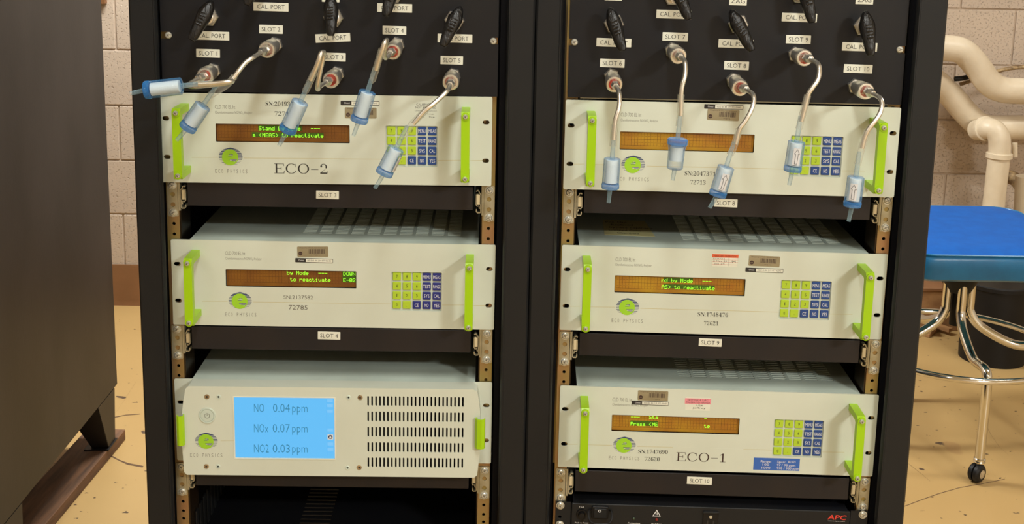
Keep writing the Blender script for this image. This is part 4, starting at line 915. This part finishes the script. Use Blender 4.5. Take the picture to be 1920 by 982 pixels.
for k, (dx, dy, a, L, lb) in enumerate(((0, 0, 50, 150, 'lowest'), (10, 15, 125, 130, 'topmost'), (-15, 10, 80, 140, 'middle'))):
    t = thing('wood_offcut', Matrix.Translation((p0.x+dx, p0.y+dy, FLOOR+14*k)) @ Matrix.Rotation(math.radians(a), 4, 'Z'), 'pale wood offcut on the floor behind the stool, %s of three' % lb, 'wood', 'wood offcuts on the floor')
    MB().box(-L/2, L/2, -12, 12, .3, 13.5, woodm, 1).build('offcut', t)
# ------------------------------------------------------------------ stool
def stool():
    cy = 1482; cx = at(1795, 560, cy).x
    c = Vector((cx, cy, FLOOR)); t = thing('stool', Matrix.Translation(c), 'round-cornered blue vinyl stool on bent chrome legs with casters', 'stool')
    at_ = lambda px, py, y: at(px, py, y)-c
    # seat : rounded square pad
    zt = at(1830, 478, cy-205).z-FLOOR; zb = at(1830, 528, cy-205).z-FLOOR
    cxs = 60
    yr = atz(1830, 384, zt+FLOOR+6).y-cy
    def sq(hw, r, z, n=6): return [(x+cxs, y, z) for x, y in rrect(-hw-65, hw, -hw*1.0, yr-(225-hw), r, n)]
    prof = [(206, 60, zb), (218, 70, zb+8), (225, 76, (zt+zb)/2), (224, 76, zt-12), (219, 74, zt-1), (214, 72, zt+2)]
    rings = [sq(h, r, z) for h, r, z in prof]; n = len(rings[0]); b = MB(); v = [p for r in rings for p in r]
    b.add(v, [(k*n+i, k*n+(i+1) % n, (k+1)*n+(i+1) % n, (k+1)*n+i) for k in range(len(rings)-1) for i in range(n)]+[tuple(range(n-1, -1, -1))], bluev2)
    s_ = b.build('seat_cushion', t)
    b = MB(); r1 = sq(214, 72, zt+2); r2 = sq(200, 66, zt+7); r3 = sq(140, 50, zt+10)
    b.add(r1+r2+r3, [(k*n+i, k*n+(i+1) % n, (k+1)*n+(i+1) % n, (k+1)*n+i) for k in range(2) for i in range(n)]+[tuple(2*n+i for i in range(n))], bluev); b.build('seat_top', t)
    P = [Vector(p) for p in sq(219, 74, zt+1)]; b = MB(); b.tube(P+[P[0]], 3, bluev2, 8); b.build('piping', s_)
    hub_z = zb
    hz = at(1795, 546, cy).z-FLOOR; hh_ = zb-hz
    MB().lathe((0, 0, hz), (0, 0, 1), [(0, 14), (2, 34), (hh_*.35, 49), (hh_*.7, 55), (hh_, 58)], blackpl, 32).build('hub_cover', t)
    MB().lathe((0, 0, hub_z-190), (0, 0, 1), [(0, 17), (160, 17)], blackpl, 24).build('column', t)
    rz = at(1880, 716, cy-284).z-FLOOR
    # four legs
    d0 = math.atan2(at(1841, 800, cy-262).y-cy, at(1841, 800, cy-262).x-cx)
    for a in (d0, d0+math.radians(78), d0+math.pi+.22, d0-math.radians(78)):
        u = Vector((math.cos(a), math.sin(a), 0)); R = 268
        pts = [u*34+Vector((0, 0, hub_z-30)), u*34+Vector((0, 0, hub_z-110)), u*38+Vector((0, 0, hub_z-150)), u*70+Vector((0, 0, hub_z-190)), u*160+Vector((0, 0, hub_z-232)), u*(R-18)+Vector((0, 0, rz+18)), u*R+Vector((0, 0, rz-20)), u*R+Vector((0, 0, 150)), u*R+Vector((0, 0, 62))]
        l = MB().tube(smooth(pts, 6), 13, chrome, 18).build('leg', t)
        q = u*R
        MB().lathe(q+Vector((0, 0, 52)), (0, 0, 1), [(0, 12), (2, 15.5), (5, 15.5), (6, 14), (8, 15.5), (12, 15.5), (14, 13.5)], chrome, 20).build('ferrule', l)
        w = Vector((math.cos(a+.7), math.sin(a+.7), 0)); b = MB()
        wc = q+Vector((0, 0, 26))+w.cross(Vector((0, 0, 1)))*8
        for s in (-1, 1): b.lathe(wc+w*(s*2), w*s, [(0, 25), (8, 25), (13, 20), (15, 8)], blackpl, 28)
        b.build('caster', t)
        b = MB(); b.lathe(wc-w*17.5, w, [(0, 5), (1, 12), (34, 12), (35, 5)], nutm, 16); b.tube([q+Vector((0, 0, 56)), wc+Vector((0, 0, 14))], 6, nutm, 10); b.build('caster_fork', t)
    # foot ring
    P = [Vector((284*math.cos(2*math.pi*k/64), 284*math.sin(2*math.pi*k/64), rz)) for k in range(65)]
    MB().tube(P, 9, chrome, 14, cap=False).build('foot_ring', t)
stool()
